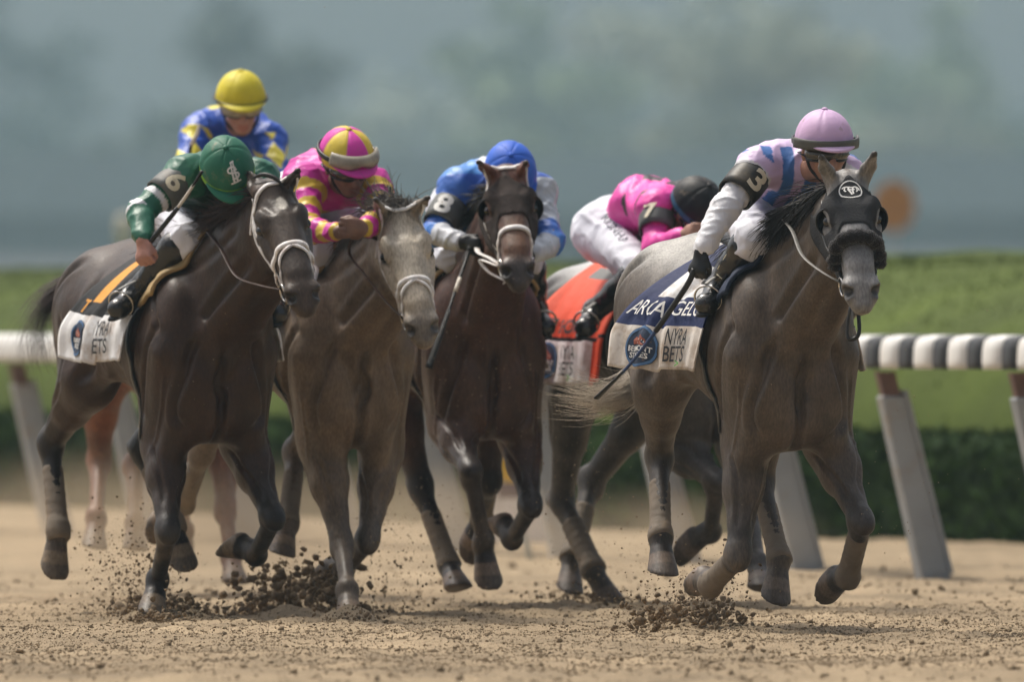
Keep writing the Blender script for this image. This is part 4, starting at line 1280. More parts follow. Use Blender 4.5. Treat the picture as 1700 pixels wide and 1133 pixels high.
def shell(H, name, mask, m, off=0.004, smooth_it=6, parent=None, bulge=None):
    """a cover fitted over part of the body (hood): the masked faces lifted off the surface, with a turned edge"""
    v, f = H.v, H.f
    fm = mask[f].all(1); f2 = f[fm]
    used = np.unique(f2); mp = np.full(len(v), -1); mp[used] = np.arange(len(used))
    N = vnormals(v, f)
    vv = v[used] + N[used] * off
    if bulge is not None: vv = vv + N[used] * bulge(v[used])[:, None]
    ff = mp[f2]
    e = np.concatenate([ff[:, [0, 1]], ff[:, [1, 2]], ff[:, [2, 3]], ff[:, [3, 0]]])
    es = np.sort(e, 1); key = es[:, 0].astype(np.int64) * (len(vv) + 1) + es[:, 1]
    u, inv, cnt = np.unique(key, return_inverse=True, return_counts=True)
    bd = e[cnt[inv] == 1]
    for _ in range(smooth_it):
        s_ = np.zeros_like(vv); c = np.zeros(len(vv))
        np.add.at(s_, bd[:, 0], vv[bd[:, 1]]); np.add.at(s_, bd[:, 1], vv[bd[:, 0]]); np.add.at(c, bd[:, 0], 1); np.add.at(c, bd[:, 1], 1)
        k = c > 0; vv[k] = vv[k] * .5 + .5 * s_[k] / c[k][:, None]
    bi = np.unique(bd); mp2 = np.full(len(vv), -1); mp2[bi] = np.arange(len(bi)) + len(vv)
    inner = vv[bi] - N[used][bi] * (off + .006)
    rim = np.stack([bd[:, 1], bd[:, 0], mp2[bd[:, 0]], mp2[bd[:, 1]]], 1)
    return mk(name, np.concatenate([vv, inner]), np.concatenate([ff, rim]), m, parent or H.root)

class Sheet:
    """a cloth draped over the trunk; u runs from front to back, v from the spine (0) down the side, both in metres"""
    def __init__(s, H, x0, x1, depth, side=-1, lift=.014, flare=.02, nu=26, nv=34, x0b=None, x1b=None, ripple=.008, seed=2, cz=1.22, fan=0.0):
        s.H = H; s.x0, s.x1, s.depth = x0, x1, depth
        wv = Waves(seed, 2.2, 10); wv2 = Waves(seed + 50, 5.5, 10)
        G = np.zeros((nu, nv, 3))
        for i in range(nu):
            for_ = i / (nu - 1)
            prev = None; acc = 0.0
            # march down the side of the trunk at constant arc length
            ang = np.linspace(0, 150, 90); pts = []
            for a in ang:
                fr_ = min(1, a / 95)
                xa = x0 if x0b is None else mix(x0, x0b, fr_); xb = x1 if x1b is None else mix(x1, x1b, fr_)
                p, d = torso_pt(H, mix(xa, xb, for_), side * a, lift, cz); pts.append(p)
            pts = np.array(pts)
            # cloth hangs: never turns back under the belly
            ymax = np.maximum.accumulate(np.abs(pts[:, 1])); pts[:, 1] = side * np.maximum(np.abs(pts[:, 1]), ymax)
            for _ in range(6): pts[1:-1] = pts[1:-1] * .5 + .25 * (pts[2:] + pts[:-2])
            al = np.concatenate([[0], np.cumsum(np.linalg.norm(np.diff(pts, axis=0), axis=1))])
            for j in range(nv):
                q = depth * j / (nv - 1)
                p = np.array([np.interp(q, al, pts[:, k]) for k in range(3)])
                low = (j / (nv - 1)) ** 2
                p[1] += side * (flare * low + fan * for_ ** 1.6 * min(1, 1.25 * j / (nv - 1)) + ripple * min(1, 1.5 * j / (nv - 1)) * (wv(p[None] * V(1.6, .2, .5))[0] + .5 * wv2(p[None] * V(1.3, .2, .9))[0]) + .003)
                G[i, j] = p
        s.G = G; s.nu, s.nv = nu, nv
        s.side = side
    def at(s, u, v, lift=0.0):
        """u, v in 0..1"""
        x = np.clip(u, 0, .9999) * (s.nu - 1); y = np.clip(v, 0, .9999) * (s.nv - 1)
        i, j = int(x), int(y); a, b = x - i, y - j
        G = s.G
        p = (G[i, j] * (1 - a) + G[i + 1, j] * a) * (1 - b) + (G[i, j + 1] * (1 - a) + G[i + 1, j + 1] * a) * b
        N = nrm(np.cross(G[i + 1, j] - G[i, j], G[i, j + 1] - G[i, j])); N = N if N[1] * s.side + .6 * N[2] > 0 else -N
        return p + N * lift
    def build(s, name, mats, pick, parent, thick=.006):
        """pick(u, v) -> material index of each cell"""
        nu, nv = s.nu, s.nv; v = s.G.reshape(-1, 3)
        f, m = [], []
        for i in range(nu - 1):
            for j in range(nv - 1):
                q = (i * nv + j, i * nv + j + 1, (i + 1) * nv + j + 1, (i + 1) * nv + j)
                f.append(q if s.side < 0 else q[::-1]); m.append(pick((i + .5) / (nu - 1), (j + .5) / (nv - 1)))
        o = mk(name, v, f, mats, parent, fmat=m)
        so = o.modifiers.new('thick', 'SOLIDIFY'); so.thickness = thick; so.offset = 0
        return o
    def decal(s, name, m, vx, fs, cu, cv, su, sv, parent, lift=.009, rot=0.0, right=None):
        """flat print: vx in drawing units, centred at cu, cv; su, sv units to sheet fractions"""
        c, n = math.cos(rot), math.sin(rot)
        out = []
        for x, y, *_ in vx:
            X, Y = x * c - y * n, x * n + y * c
            out.append(s.at(cu - X * su * (1 if s.side < 0 else -1), cv - Y * sv, lift))
        return mk(name, out, fs, m, parent, smooth=False)
    def text(s, body, m, cu, cv, width, height, parent, name='lettering', lift=.014, bold=0.012, rot=0.0):
        """letters of a given width and height in metres"""
        v, f, sz = text_mesh(body, bold)
        Lu = np.linalg.norm(s.G[-1, int(cv * (s.nv - 1))] - s.G[0, int(cv * (s.nv - 1))])
        return s.decal(name, m, v * np.array([width / sz[0], height / sz[1], 1]), f, cu, cv, 1 / Lu, 1 / s.depth, parent, lift, rot)

def disc_pts(r, n=40, sx=1.0, m=6):
    v = [(0, 0)]; f = []
    for k in range(1, m + 1):
        for a in np.linspace(0, 2 * math.pi, n + 1)[:-1]: v.append((r * sx * k / m * math.cos(a), r * k / m * math.sin(a)))
    f = [(0, 1 + i, 1 + (i + 1) % n) for i in range(n)]
    for k in range(m - 1):
        for i in range(n): f.append((1 + k * n + i, 1 + (k + 1) * n + i, 1 + (k + 1) * n + (i + 1) % n, 1 + k * n + (i + 1) % n))
    return v, f
def ring_pts(r0, r1, n=48):
    v = []
    for a in np.linspace(0, 2 * math.pi, n + 1)[:-1]: v += [(r0 * math.cos(a), r0 * math.sin(a)), (r1 * math.cos(a), r1 * math.sin(a))]
    return v, [(2 * i, 2 * i + 1, (2 * i + 3) % (2 * n), (2 * i + 2) % (2 * n)) for i in range(n)]

def tail_guide(H, m, guide, n, spread, seed=5, r0=.0016):
    """tail hair following a guide line from the dock, fanning out towards the tip"""
    r = np.random.default_rng(seed); vs, fs = [], []
    G = np.array(curve(guide, 12))
    for i in range(n):
        o0 = r.normal(size=3) * .012; o1 = r.normal(size=3) * spread; L = r.uniform(.55, 1.0); ph = r.uniform(0, 6.28)
        b = len(vs)
        for k in range(12):
            u = k / 11 * L; x = u * 11; q = min(int(x), 10); c = mix(G[q], G[q + 1], x - q) + mix(o0, o1, u) + V(.01, .012, .01) * math.sin(ph + 7 * u) * u
            for a in range(3):
                an = 2.094 * a; rr = r0 * (1 - .8 * (k / 11) ** 2)
                vs.append(c + rr * V(math.cos(an), .3 * math.sin(an), math.sin(an)))
        for k in range(11):
            for a in range(3): fs.append((b + k * 3 + a, b + k * 3 + (a + 1) % 3, b + k * 3 + 3 + (a + 1) % 3, b + k * 3 + 3 + a))
    return mk('tail', np.array(vs), np.array(fs), m, H.root)

# ------------------------------------------------------------------ the six runners
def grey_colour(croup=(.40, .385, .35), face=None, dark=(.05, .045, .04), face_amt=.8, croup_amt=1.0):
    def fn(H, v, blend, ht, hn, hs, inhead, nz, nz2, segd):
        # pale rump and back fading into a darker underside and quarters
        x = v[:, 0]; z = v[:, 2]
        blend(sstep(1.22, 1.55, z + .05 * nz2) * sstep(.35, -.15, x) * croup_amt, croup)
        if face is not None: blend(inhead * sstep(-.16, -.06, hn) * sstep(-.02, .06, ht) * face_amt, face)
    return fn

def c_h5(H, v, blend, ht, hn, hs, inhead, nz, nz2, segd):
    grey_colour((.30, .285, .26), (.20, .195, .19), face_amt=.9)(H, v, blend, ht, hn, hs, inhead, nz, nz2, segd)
    blend(inhead * sstep(.575, .62, ht) * sstep(-.03, -.07, hn) * .6, (.36, .24, .17))
def c_h1(H, v, blend, ht, hn, hs, inhead, nz, nz2, segd):
    blend(inhead * sstep(-.1, .0, hn) * sstep(.0, .1, ht) * .5, (.075, .058, .045))
    st = np.sqrt(np.maximum(((ht - .135) / .034) ** 2 + ((hs - .008) / .020) ** 2 + .25 * nz + .2, 0))
    blend((hn > 0) * sstep(1.3, .95, st) * .9, (.62, .58, .50))
    blend(inhead * sstep(.56, .61, ht) * sstep(-.05, -.085, hn) * .8, (.45, .36, .25))
    blend(sstep(1.30, 1.5, v[:, 2]) * sstep(-.2, -.5, v[:, 0]) * .35, (.10, .08, .065))
def c_h2(H, v, blend, ht, hn, hs, inhead, nz, nz2, segd):
    blend(inhead * sstep(-.20, -.10, hn) * sstep(-.02, .08, ht), (.40, .34, .26))
    blend(inhead * sstep(.44, .58, ht) * .75, (.12, .10, .085))
    blend(inhead * sstep(.10, .02, np.abs(hs)) * sstep(.06, .16, ht) * sstep(.5, .3, ht) * (hn > 0) * .5, (.45, .40, .32))
    blend(inhead * sstep(.585, .62, ht) * sstep(-.02, -.06, hn) * .7, (.32, .22, .15))
def c_h3(H, v, blend, ht, hn, hs, inhead, nz, nz2, segd):
    blend(sstep(.25, .45, v[:, 0]) * sstep(1.35, 1.0, v[:, 2]) * .35, (.06, .04, .03))
    blend(inhead * sstep(-.1, .0, hn) * sstep(.28, .36, ht) * .6, (.15, .075, .04))
    blend(inhead * sstep(.48, .56, ht) * .9, (.055, .047, .044))
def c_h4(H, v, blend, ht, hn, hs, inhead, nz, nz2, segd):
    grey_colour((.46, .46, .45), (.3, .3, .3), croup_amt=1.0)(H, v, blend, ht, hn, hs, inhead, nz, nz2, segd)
def c_h6(H, v, blend, ht, hn, hs, inhead, nz, nz2, segd): pass

coat_mat('coat_steel', dapple=.10, specks=.2)
coat_mat('coat_dark_bay', specks=.2, rough=.42, spec=.26)
coat_mat('coat_dun_grey', dapple=.06, specks=.1)
coat_mat('coat_bay', specks=.65, rough=.42, spec=.30)
coat_mat('coat_pale_grey', dapple=.10)
coat_mat('coat_chestnut', specks=.2)
hair_mat('hair_black', (.012, .010, .009)); hair_mat('hair_grey', (.11, .095, .08)); hair_mat('hair_brown', (.055, .032, .026)); hair_mat('hair_pale', (.42, .36, .28)); hair_mat('hair_chestnut', (.10, .035, .015))

SPEC = {}
SPEC['lead'] = dict(label='steel grey horse leading at the right in a black blinker hood', chest=(1332, 66.0), a=16, pitch=1.5, dz=-.06, sc=1.06, base=(.076, .056, .041), ear=(.22, .21, .20), points=(.034, .029, .026), pointamt=.7, mat='coat_steel', colour=c_h5, hoof=(.15, .11, .08),
    foreR=dict(el=(1238, 742, .47), kn=(1226, 925, 1), fe=(1180, 972, -1), ho=(1163, 962, -1)),
    foreL=dict(el=(1374, 738, .52), kn=(1431, 868, 1), fe=(1408, 958, -1), ho=(1380, 968, -1)),
    hindR=dict(hk=(1095, 757, -0.60), fe=(1097, 890, 1), ho=(1099, 945, 1), st=-0.34),
    hindL=dict(hk=(1262, 795, -0.42), fe=(1294, 928, 1), ho=(1287, 986, 1), st=-0.20),
    head=dict(poll=(1406, 302, 1.22), muz=(1432, 497), eyes=((1377, 354), (1461, 350)), ears=((1362, 256), (1454, 250))))
SPEC['six'] = dict(label='dark bay horse number 6 at the left in a white bridle', chest=(370, 69.6), a=16.5, pitch=1.0, dz=-.06, sc=1.06, base=(.034, .0165, .0085), ear=(.03, .02, .015), points=(.012, .0095, .008), mat='coat_dark_bay', colour=c_h1, hoof=(.17, .125, .08),
    foreR=dict(el=(272, 742, .47), kn=(279, 884, 1), fe=(262, 964, -1), ho=(252, 1014, 1)),
    foreL=dict(el=(404, 738, .52), kn=(454, 862, 1), fe=(425, 922, -1), ho=(388, 903, -1)),
    hindR=dict(hk=(84, 735, -0.85), fe=(97, 880, 1), ho=(90, 938, 1), st=-0.45),
    hindL=dict(hk=(236, 742, -0.78), fe=(288, 870, 1), ho=(302, 932, 1), st=-0.42),
    head=dict(poll=(452, 316, 1.20), muz=(508, 504), eyes=((437, 380), (521, 366)), ears=((412, 284, -1), (497, 280))))
SPEC['tan'] = dict(label='dusty tan grey horse with a white bridle second from left', chest=(600, 70.6), a=16.5, pitch=1.0, dz=-.06, sc=1.05, base=(.140, .098, .063), ear=(.25, .21, .165), points=(.07, .056, .045), pointamt=.5, mat='coat_dun_grey', colour=c_h2, hoof=(.2, .14, .09),
    foreR=dict(el=(533, 742, .55), kn=(568, 905, 1), fe=(577, 980, 1), ho=(580, 1024, 1)),
    foreL=dict(el=(632, 752, .47), kn=(611, 900, 1), fe=(572, 944, -1), ho=(540, 952, -1)),
    hindR=dict(hk=(335, 752, -0.80), fe=(305, 838, -1), ho=(264, 868, -1), st=-0.42),
    hindL=dict(hk=(492, 752, -0.58), fe=(478, 868, 1), ho=(468, 915, 1), st=-0.28),
    head=dict(poll=(662, 356, 1.20), muz=(704, 558), eyes=((639, 427), (725, 414)), ears=((622, 328), (713, 326))))
SPEC['eight'] = dict(label='mud flecked bay horse number 8 in a dark blinker hood, centre', chest=(818, 72.0), a=14, pitch=0.5, dz=-.06, sc=1.05, base=(.060, .023, .012), ear=(.14, .05, .028), points=(.016, .015, .016), mat='coat_bay', colour=c_h3, hoof=(.17, .12, .085),
    foreR=dict(el=(748, 706, .56), kn=(781, 782, 1), fe=(803, 900, -1), ho=(809, 962, 1)),
    foreL=dict(el=(862, 724, .50), kn=(882, 842, 1), fe=(850, 896, -1), ho=(829, 864, -1)),
    hindR=dict(hk=(698, 806, -0.05), fe=(746, 938, 1), ho=(758, 975, 1), st=-0.08),
    hindL=dict(hk=(812, 800, -0.12), fe=(800, 862, -1), ho=(784, 900, -1), st=-0.10),
    head=dict(poll=(841, 292, 1.20), muz=(862, 462), eyes=((808, 347), (888, 343)), ears=((792, 267), (874, 268))))
SPEC['seven'] = dict(label='pale grey horse number 7 with orange saddle cloth, half hidden by the leader', chest=(1192, 72.3), a=20, pitch=-1.5, dz=-.09, sc=1.05, base=(.05, .043, .038), points=(.06, .052, .047), mat='coat_pale_grey', colour=c_h4, h=.012, hoof=(.14, .11, .09),
    foreR=dict(el=(1120, 735, .50), kn=(1190, 800, 1), fe=(1180, 885, -1), ho=(1140, 905, -1)),
    foreL=dict(el=(1225, 740, .50), kn=(1245, 855, 1), fe=(1258, 935, 1), ho=(1262, 975, 1)),
    hindR=dict(hk=(932, 828, -0.60), fe=(985, 945, 1), ho=(1012, 1000, 1), st=-0.34),
    hindL=dict(hk=(982, 800, -0.85), fe=(950, 925, 1), ho=(945, 975, 1), st=-0.45),
    head=dict(poll=(1300, 372, 1.20), muz=(1338, 545), eyes=((1276, 430), (1352, 425)), ears=((1272, 345), (1340, 345))))
SPEC['rear'] = dict(label='chestnut horse at the back, mostly hidden behind number 6', chest=(350, 75.5), a=17, pitch=0.5, dz=-.06, sc=1.05, base=(.17, .062, .030), points=(.10, .045, .028), pointamt=.5, mat='coat_chestnut', colour=c_h6, h=.012,
    foreR=dict(el=(300, 715, .50), kn=(300, 820, 1), fe=(305, 885, -1), ho=(300, 900, -1)),
    foreL=dict(el=(372, 715, .52), kn=(374, 845, 1), fe=(384, 925, 1), ho=(389, 965, 1)),
    hindR=dict(hk=(165, 765, -0.45), fe=(160, 860, 1), ho=(156, 905, 1), st=-0.22),
    hindL=dict(hk=(225, 775, -0.72), fe=(225, 870, 1), ho=(224, 910, 1), st=-0.42),
    head=dict(poll=(452, 345, 1.20), muz=(490, 510), eyes=((428, 405), (502, 397)), ears=((425, 318), (480, 318))))

ONLY = None
HS = {}
for k_, s_ in SPEC.items():
    if ONLY and k_ not in ONLY.split(','): continue
    HS[k_] = make_horse(s_)
    Hh = HS[k_]


# ------------------------------------------------------------------ jockeys
def make_jockey(H, S):
    hf = H.fr
    fr = Frame(hf.o + V(0, 0, 1.25), hf.rz)
    root = empty('jockey', fr.o, fr.rz, label=S['label'], category='person', group='jockeys crouched over their horses')
    J = Horse(); J.root = root; J.fr = fr; J.S = S
    w = {}
    w['pel'] = H.pixX(*S['pel'])
    w['ch'] = solve(w['pel'], *S['ch'][:2], .43, S['ch'][2])
    w['hc'] = solve(w['ch'], *S['hc'][:2], .26, S['hc'][2])
    spine = nrm(w['ch'] - w['pel'])
    for k, sg in (('R', -1), ('L', 1)):
        a = S['arm' + k]
        w['sh' + k] = solve(w['ch'], *a['sh'][:2], .185, a['sh'][2])
        w['el' + k] = solve(w['sh' + k], *a['el'][:2], a['el'][3] if len(a['el']) > 3 else .29, a['el'][2])
        w['wr' + k] = solve(w['el' + k], *a['wr'][:2], a['wr'][3] if len(a['wr']) > 3 else .25, a['wr'][2])
        l = S['leg' + k]
        w['hip' + k] = w['pel'] + H.Lw * sg * .10 - V(0, 0, .02)
        w['kn' + k] = H.pixX(*l['kn']); w['an' + k] = H.pixX(*l['an'])
        w['to' + k] = solve(w['an' + k], *l['to'][:2], .17, l['to'][2])
    P = {k: fr.loc(v) for k, v in w.items()}
    J.P = P; J.w = w
    def cd(v): return nrm(fr.dir(V(v[0], -v[1], v[2])))     # (right, towards camera, up) to local
    f = cd(S['face']); up = cd(S['up']); up = nrm(up - f * (up @ f)); sd_ = np.cross(up, f)   # sd_ = person's left
    hc = P['hc']
    J.head = (hc, f, up, sd_)
    def Q(a, b, c): return hc + f * a + up * b + sd_ * c
    lat = V(0, 1, 0)
    pts = np.array(list(P.values()) + [Q(.15, .16, 0), Q(0, -.15, 0)])
    lo, hi = pts.min(0) - .17, pts.max(0) + .17
    # ---------- body, one continuous skin
    B = SDF(lo, hi, S.get('h', .0075))
    pel, ch = P['pel'], P['ch']
    mid = (pel + ch) / 2 + V(0, 0, .035)
    B.econe(pel, mid, (.125, .090), (.125, .088), lat, k=0)
    B.econe(mid, ch, (.125, .088), (.150, .085), lat, k=.06)
    nk = Q(-.02, -.09, 0)
    B.cone(ch, nk, .060, .052, k=.04)
    B.ell(Q(-.012, .012, 0), V(.098, .098, .077), axes=[f, up, sd_], k=.03)
    B.ell(Q(.030, -.060, 0), V(.068, .070, .058), axes=[f, up, sd_], k=.03)
    B.ell(Q(.058, -.112, 0), V(.034, .022, .032), axes=[f, up, sd_], k=.025)         # chin
    B.cone(Q(.088, -.020, 0), Q(.112, -.058, 0), .010, .0135, k=.012)               # nose
    B.ell(Q(.103, -.064, 0), V(.010, .009, .018), axes=[f, up, sd_], k=.008)
    B.cone(Q(.078, .004, -.045), Q(.078, .004, .045), .012, .012, k=.02)             # brow
    for sg in (-1, 1):
        B.ell(Q(.083, -.018, sg * .033), V(.014, .012, .018), axes=[f, up, sd_], k=.01, op=-1)
        B.ell(Q(.074, -.020, sg * .033), V(.0135, .0125, .015), axes=[f, up, sd_], k=.004)
        B.ell(Q(.066, -.046, sg * .040), V(.022, .018, .020), axes=[f, up, sd_], k=.015)   # cheekbone
        B.ell(Q(-.012, -.030, sg * .080), V(.018, .030, .010), axes=[f, up, sd_], k=.008)  # ear
    B.cone(Q(.090, -.086, -.017), Q(.090, -.086, .017), .007, .007, k=.006)           # lips
    B.cone(Q(.088, -.095, -.014), Q(.088, -.095, .014), .0065, .0065, k=.004)
    B.cone(Q(.1, -.0905, -.022), Q(.1, -.0905, .022), .0025, .0025, k=.003, op=-1)
    hands = {}
    for k, sg in (('R', -1), ('L', 1)):
        sh, el, wr = P['sh' + k], P['el' + k], P['wr' + k]
        B.ell(sh, V(.062, .062, .062), k=.05)
        B.cone(ch + V(0, sg * .07, 0), sh, .065, .055, k=.05)
        B.cone(sh, el, .050, .038, k=.03); B.cone(el, wr, .040, .026, k=.02)
        hip, kn, an, to = P['hip' + k], P['kn' + k], P['an' + k], P['to' + k]
        B.ell(hip, V(.10, .095, .10), k=.05)
        B.cone(hip, kn, .075, .046, k=.04); B.cone(kn, an, .046, .034, k=.03)
        B.ell(kn + (an - kn) * .3 - V(.02, 0, 0), V(.040, .040, .08), k=.04)
        B.cone(an, mix(an, to, .62), .036, .028, k=.03)
        # hand: palm, four unequal curled fingers, thumb
        a = nrm(wr - el) if 'hand' not in S['arm' + k] else cd(S['arm' + k]['hand'])
        g = cd(S['arm' + k].get('grip', (0.3, 0.2, 1.0))); g = nrm(g - a * (a @ g)); nn = np.cross(a, g) * (sg if not S['arm' + k].get('flip') else -sg)
        # nn points from the back of the hand into the palm
        pc = wr + a * .050
        B.econe(wr, pc + a * .022, (.026, .017), (.037, .017), g, k=.02)
        for i, (o, ln) in enumerate(((.031, .92), (.011, 1.05), (-.010, 1.0), (-.029, .80))):
            K = wr + a * .082 + g * o
            p1 = K + (a * .45 + nn * .85) * .034 * ln
            p2 = p1 + (-a * .75 + nn * .55) * .024 * ln
            p3 = p2 + (-a * .85 - nn * .45) * .019 * ln
            B.cone(K - a * .02, K, .0105, .0105, k=.008)
            B.cone(K, p1, .0102, .0095, k=.004); B.cone(p1, p2, .0093, .0087, k=.003); B.cone(p2, p3, .0087, .0075, k=.002)
        t0 = wr + a * .030 + g * .030; t1 = t0 + a * .028 + g * .010 + nn * .022; t2 = t1 + a * .016 - g * .006 + nn * .020
        B.cone(t0, t1, .0125, .0115, k=.012); B.cone(t1, t2, .0112, .009, k=.004)
        hands[k] = (pc + a * .020 + nn * .020, a, g, nn)
    J.hands = {k: (fr.wor(q[0]), fr.R.T @ q[1], fr.R.T @ q[2], fr.R.T @ q[3]) for k, q in hands.items()}
    v, fc = B.mesh(); v = relax(v, fc, 1, .3)
    base = np.array(S.get('skin', (.36, .19, .13)))
    cols = np.tile(base, (len(v), 1))
    loc = np.stack([(v - hc) @ f, (v - hc) @ up, (v - hc) @ sd_], 1)
    def bl(wt, c):
        nonlocal cols
        cols = mix(cols, np.array(c)[None], np.clip(wt, 0, 1)[:, None])
    bl(sstep(.03, .016, np.linalg.norm((loc - V(.095, -.09, 0)) * V(1, 1.3, .8), axis=1)) * .6, base * V(.85, .5, .5))
    for sg in (-1, 1): bl(sstep(.020, .012, np.linalg.norm(loc - V(.085, -.020, sg * .033), axis=1)) * .8, (.05, .035, .03))
    bl((loc[:, 0] < -.02) * (loc[:, 1] > -.06) * (np.linalg.norm(loc, axis=1) < .14) * (np.abs(loc[:, 2]) < .078), (.02, .014, .011))   # hair under the cap
    for k in 'RL':
        if S['arm' + k].get('glove'):
            d = (v - P['wr' + k]) @ hands[k][1]
            near = np.linalg.norm(v - P['wr' + k], axis=1) < .17
            bl(near * (d > -.03) * 1.0, (.010, .010, .011))
    mk('body', v, fc, 'skin', root, cols=cols)
    # ---------- silks
    Fk = SDF(lo, hi, S.get('hs', .0078))
    Fk.econe(pel + (ch - pel) * .16, mid + V(-.0, 0, .015), (.142, .105), (.152, .112), lat, k=0)
    Fk.econe(mid + V(0, 0, .015), ch, (.152, .112), (.160, .100), lat, k=.06)
    Fk.cone(ch, mix(ch, nk, .35), .085, .072, k=.04)
    for k, sg in (('R', -1), ('L', 1)):
        sh, el, wr = P['sh' + k], P['el' + k], P['wr' + k]
        Fk.ell(sh, V(.074, .074, .074), k=.06)
        Fk.cone(ch + V(0, sg * .07, 0), sh, .086, .072, k=.06)
        Fk.cone(sh, el, .066, .054, k=.04)
        Fk.cone(el, mix(el, wr, .86), .055, .042, k=.02)
        Fk.cone(mix(el, wr, .86), mix(el, wr, .93), .040, .037, k=.006)              # cuff
    sv, sf = Fk.mesh()
    N = vnormals(sv, sf)
    amp = S.get('wrinkle', 1.0)
    def folds(p, d, seed, freq, wd=.38):
        """narrow raised folds running along direction d"""
        d = nrm(d); q = p - .86 * (p @ d)[:, None] * d[None]
        return np.exp(-(Waves(seed, freq, 7, .45)(q) / wd) ** 2)
    spd = nrm(ch - pel); sd0 = S['seed']
    dis = .0065 * folds(sv, spd + V(0, .55, -.3), sd0, 5.5) + .0045 * folds(sv, spd + V(0, -.6, -.4), sd0 + 1, 8) + .004 * folds(sv, V(.2, .1, 1), sd0 + 2, 7) + .006 * Waves(sd0 + 3, 2.6, 7)(sv)
    for k in 'RL':
        for a, b, q in ((P['sh' + k], P['el' + k], 4), (P['el' + k], P['wr' + k], 5)):
            ba = b - a; t_ = np.clip(((sv - a) @ ba) / (ba @ ba), 0, 1); dd = np.linalg.norm(sv - a - t_[:, None] * ba, axis=1)
            wt = sstep(.10, .065, dd)
            cross_ = nrm(np.cross(ba, V(.3, .2, 1)))
            da = .0055 * folds(sv, cross_ + .5 * nrm(ba), sd0 + q, 10) + .0035 * folds(sv, cross_ - .7 * nrm(ba), sd0 + q + 3, 13) + .003 * Waves(sd0 + q, 4, 7)(sv)
            dis = mix(dis, da, wt)
    sv = sv + N * (amp * dis - .003)[:, None]
    # pattern coordinates
    def seg(a, b):
        ba = b - a; t_ = ((sv - a) @ ba) / (ba @ ba)
        return np.linalg.norm(sv - a - np.clip(t_, 0, 1)[:, None] * ba, axis=1), t_
    dT, tT = seg(pel, ch)
    reg = np.zeros(len(sv), int); best = dT - .075; par = tT.copy()
    for i, k in ((1, 'R'), (3, 'L')):
        for j, (a, b) in enumerate(((P['sh' + k], P['el' + k]), (P['el' + k], P['wr' + k]))):
            d, t_ = seg(a, b)
            m_ = d - .012 < best; m_ &= ~((j == 0) & (t_ < .0))
            reg[m_] = i + j; best = np.where(m_, d - .012, best); par = np.where(m_, t_, par)
    sp = nrm(ch - pel); upv = nrm(V(0, 0, 1) - sp * sp[2]); lv = np.cross(upv, sp)
    rel = sv - pel
    info = dict(reg=reg, par=par, lat=rel @ lv, dor=rel @ upv, along=rel @ sp, N=N, v=sv)
    sc_ = S['pattern'](info)
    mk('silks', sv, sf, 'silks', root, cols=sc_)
    # ---------- breeches
    Fb = SDF(lo, hi, .009)
    Fb.ell(pel + V(-.02, 0, .01), V(.135, .150, .120), k=0)
    Fb.econe(pel, mix(pel, ch, .3), (.140, .108), (.135, .1), lat, k=.05)
    for k in 'RL':
        hip, kn, an = P['hip' + k], P['kn' + k], P['an' + k]
        Fb.ell(hip, V(.118, .105, .115), k=.06)
        Fb.cone(hip, kn, .102, .068, k=.05); Fb.cone(kn, mix(kn, an, .10), .068, .062, k=.03)
    bv, bf = Fb.mesh(); N = vnormals(bv, bf)
    bv = bv + N * (.0065 * folds(bv, V(.9, .1, -.5), sd0 + 11, 7) + .0055 * folds(bv, V(.3, .7, .6), sd0 + 12, 9) + .004 * folds(bv, V(-.2, .8, .1), sd0 + 13, 12) + .004 * Waves(sd0 + 6, 2.6, 8)(bv) - .002)[:, None]
    bc = np.tile(np.array(S.get('breech', (.66, .67, .74))), (len(bv), 1))
    br_ = mk('breeches', bv, bf, 'breeches', root, cols=bc); J.breech = (br_, bv, bf)
    # ---------- boots
    for k in 'RL':
        kn, an, to = P['kn' + k], P['an' + k], P['to' + k]
        Ft = SDF(np.minimum(np.minimum(kn, an), to) - .14, np.maximum(np.maximum(kn, an), to) + .14, .008)
        Ft.ell(mix(kn, an, .16), V(.072, .072, .072), k=0); Ft.cone(mix(kn, an, .15), mix(kn, an, .5), .072, .060, k=.02); Ft.cone(mix(kn, an, .5), an, .058, .046, k=.02)
        ax = nrm(to - an)
        Ft.ell(an - ax * .02, V(.048, .046, .05), k=.02)
        Ft.cone(an, mix(an, to, .7), .046, .040, k=.02); Ft.ell(to - ax * .03, V(.040, .042, .038), k=.03)
        q = Ft.mesh(); N = vnormals(*q)
        tv = q[0] - N * (.0045 * np.abs(Waves(S['seed'] + 8, 11, 12)(q[0])) * sstep(.16, .05, np.linalg.norm(q[0] - an, axis=1)))[:, None]
        bt = mk('boot', tv, q[1], 'boot_black', root)
        # welt of the sole
        sn = nrm(np.cross(ax, V(0, 1, 0))); sn = sn if sn[2] < 0 else -sn
        mb = MB(); mb.tube([an - ax * .05 + sn * .040, an + sn * .043, to + sn * .036 - ax * .03, to + sn * .03 + ax * .01], [.026, .030, .036, .022], 10, flat=.35); mb.build('sole', 'black_leather', bt)
    # ---------- cap with panels, peak and button
    R = V(.138, .122, .112)
    cc = Q(-.008, .022, 0)
    nth, nph = 26, 72; cv, ccol, cf = [], [], []
    pan = S['panels']
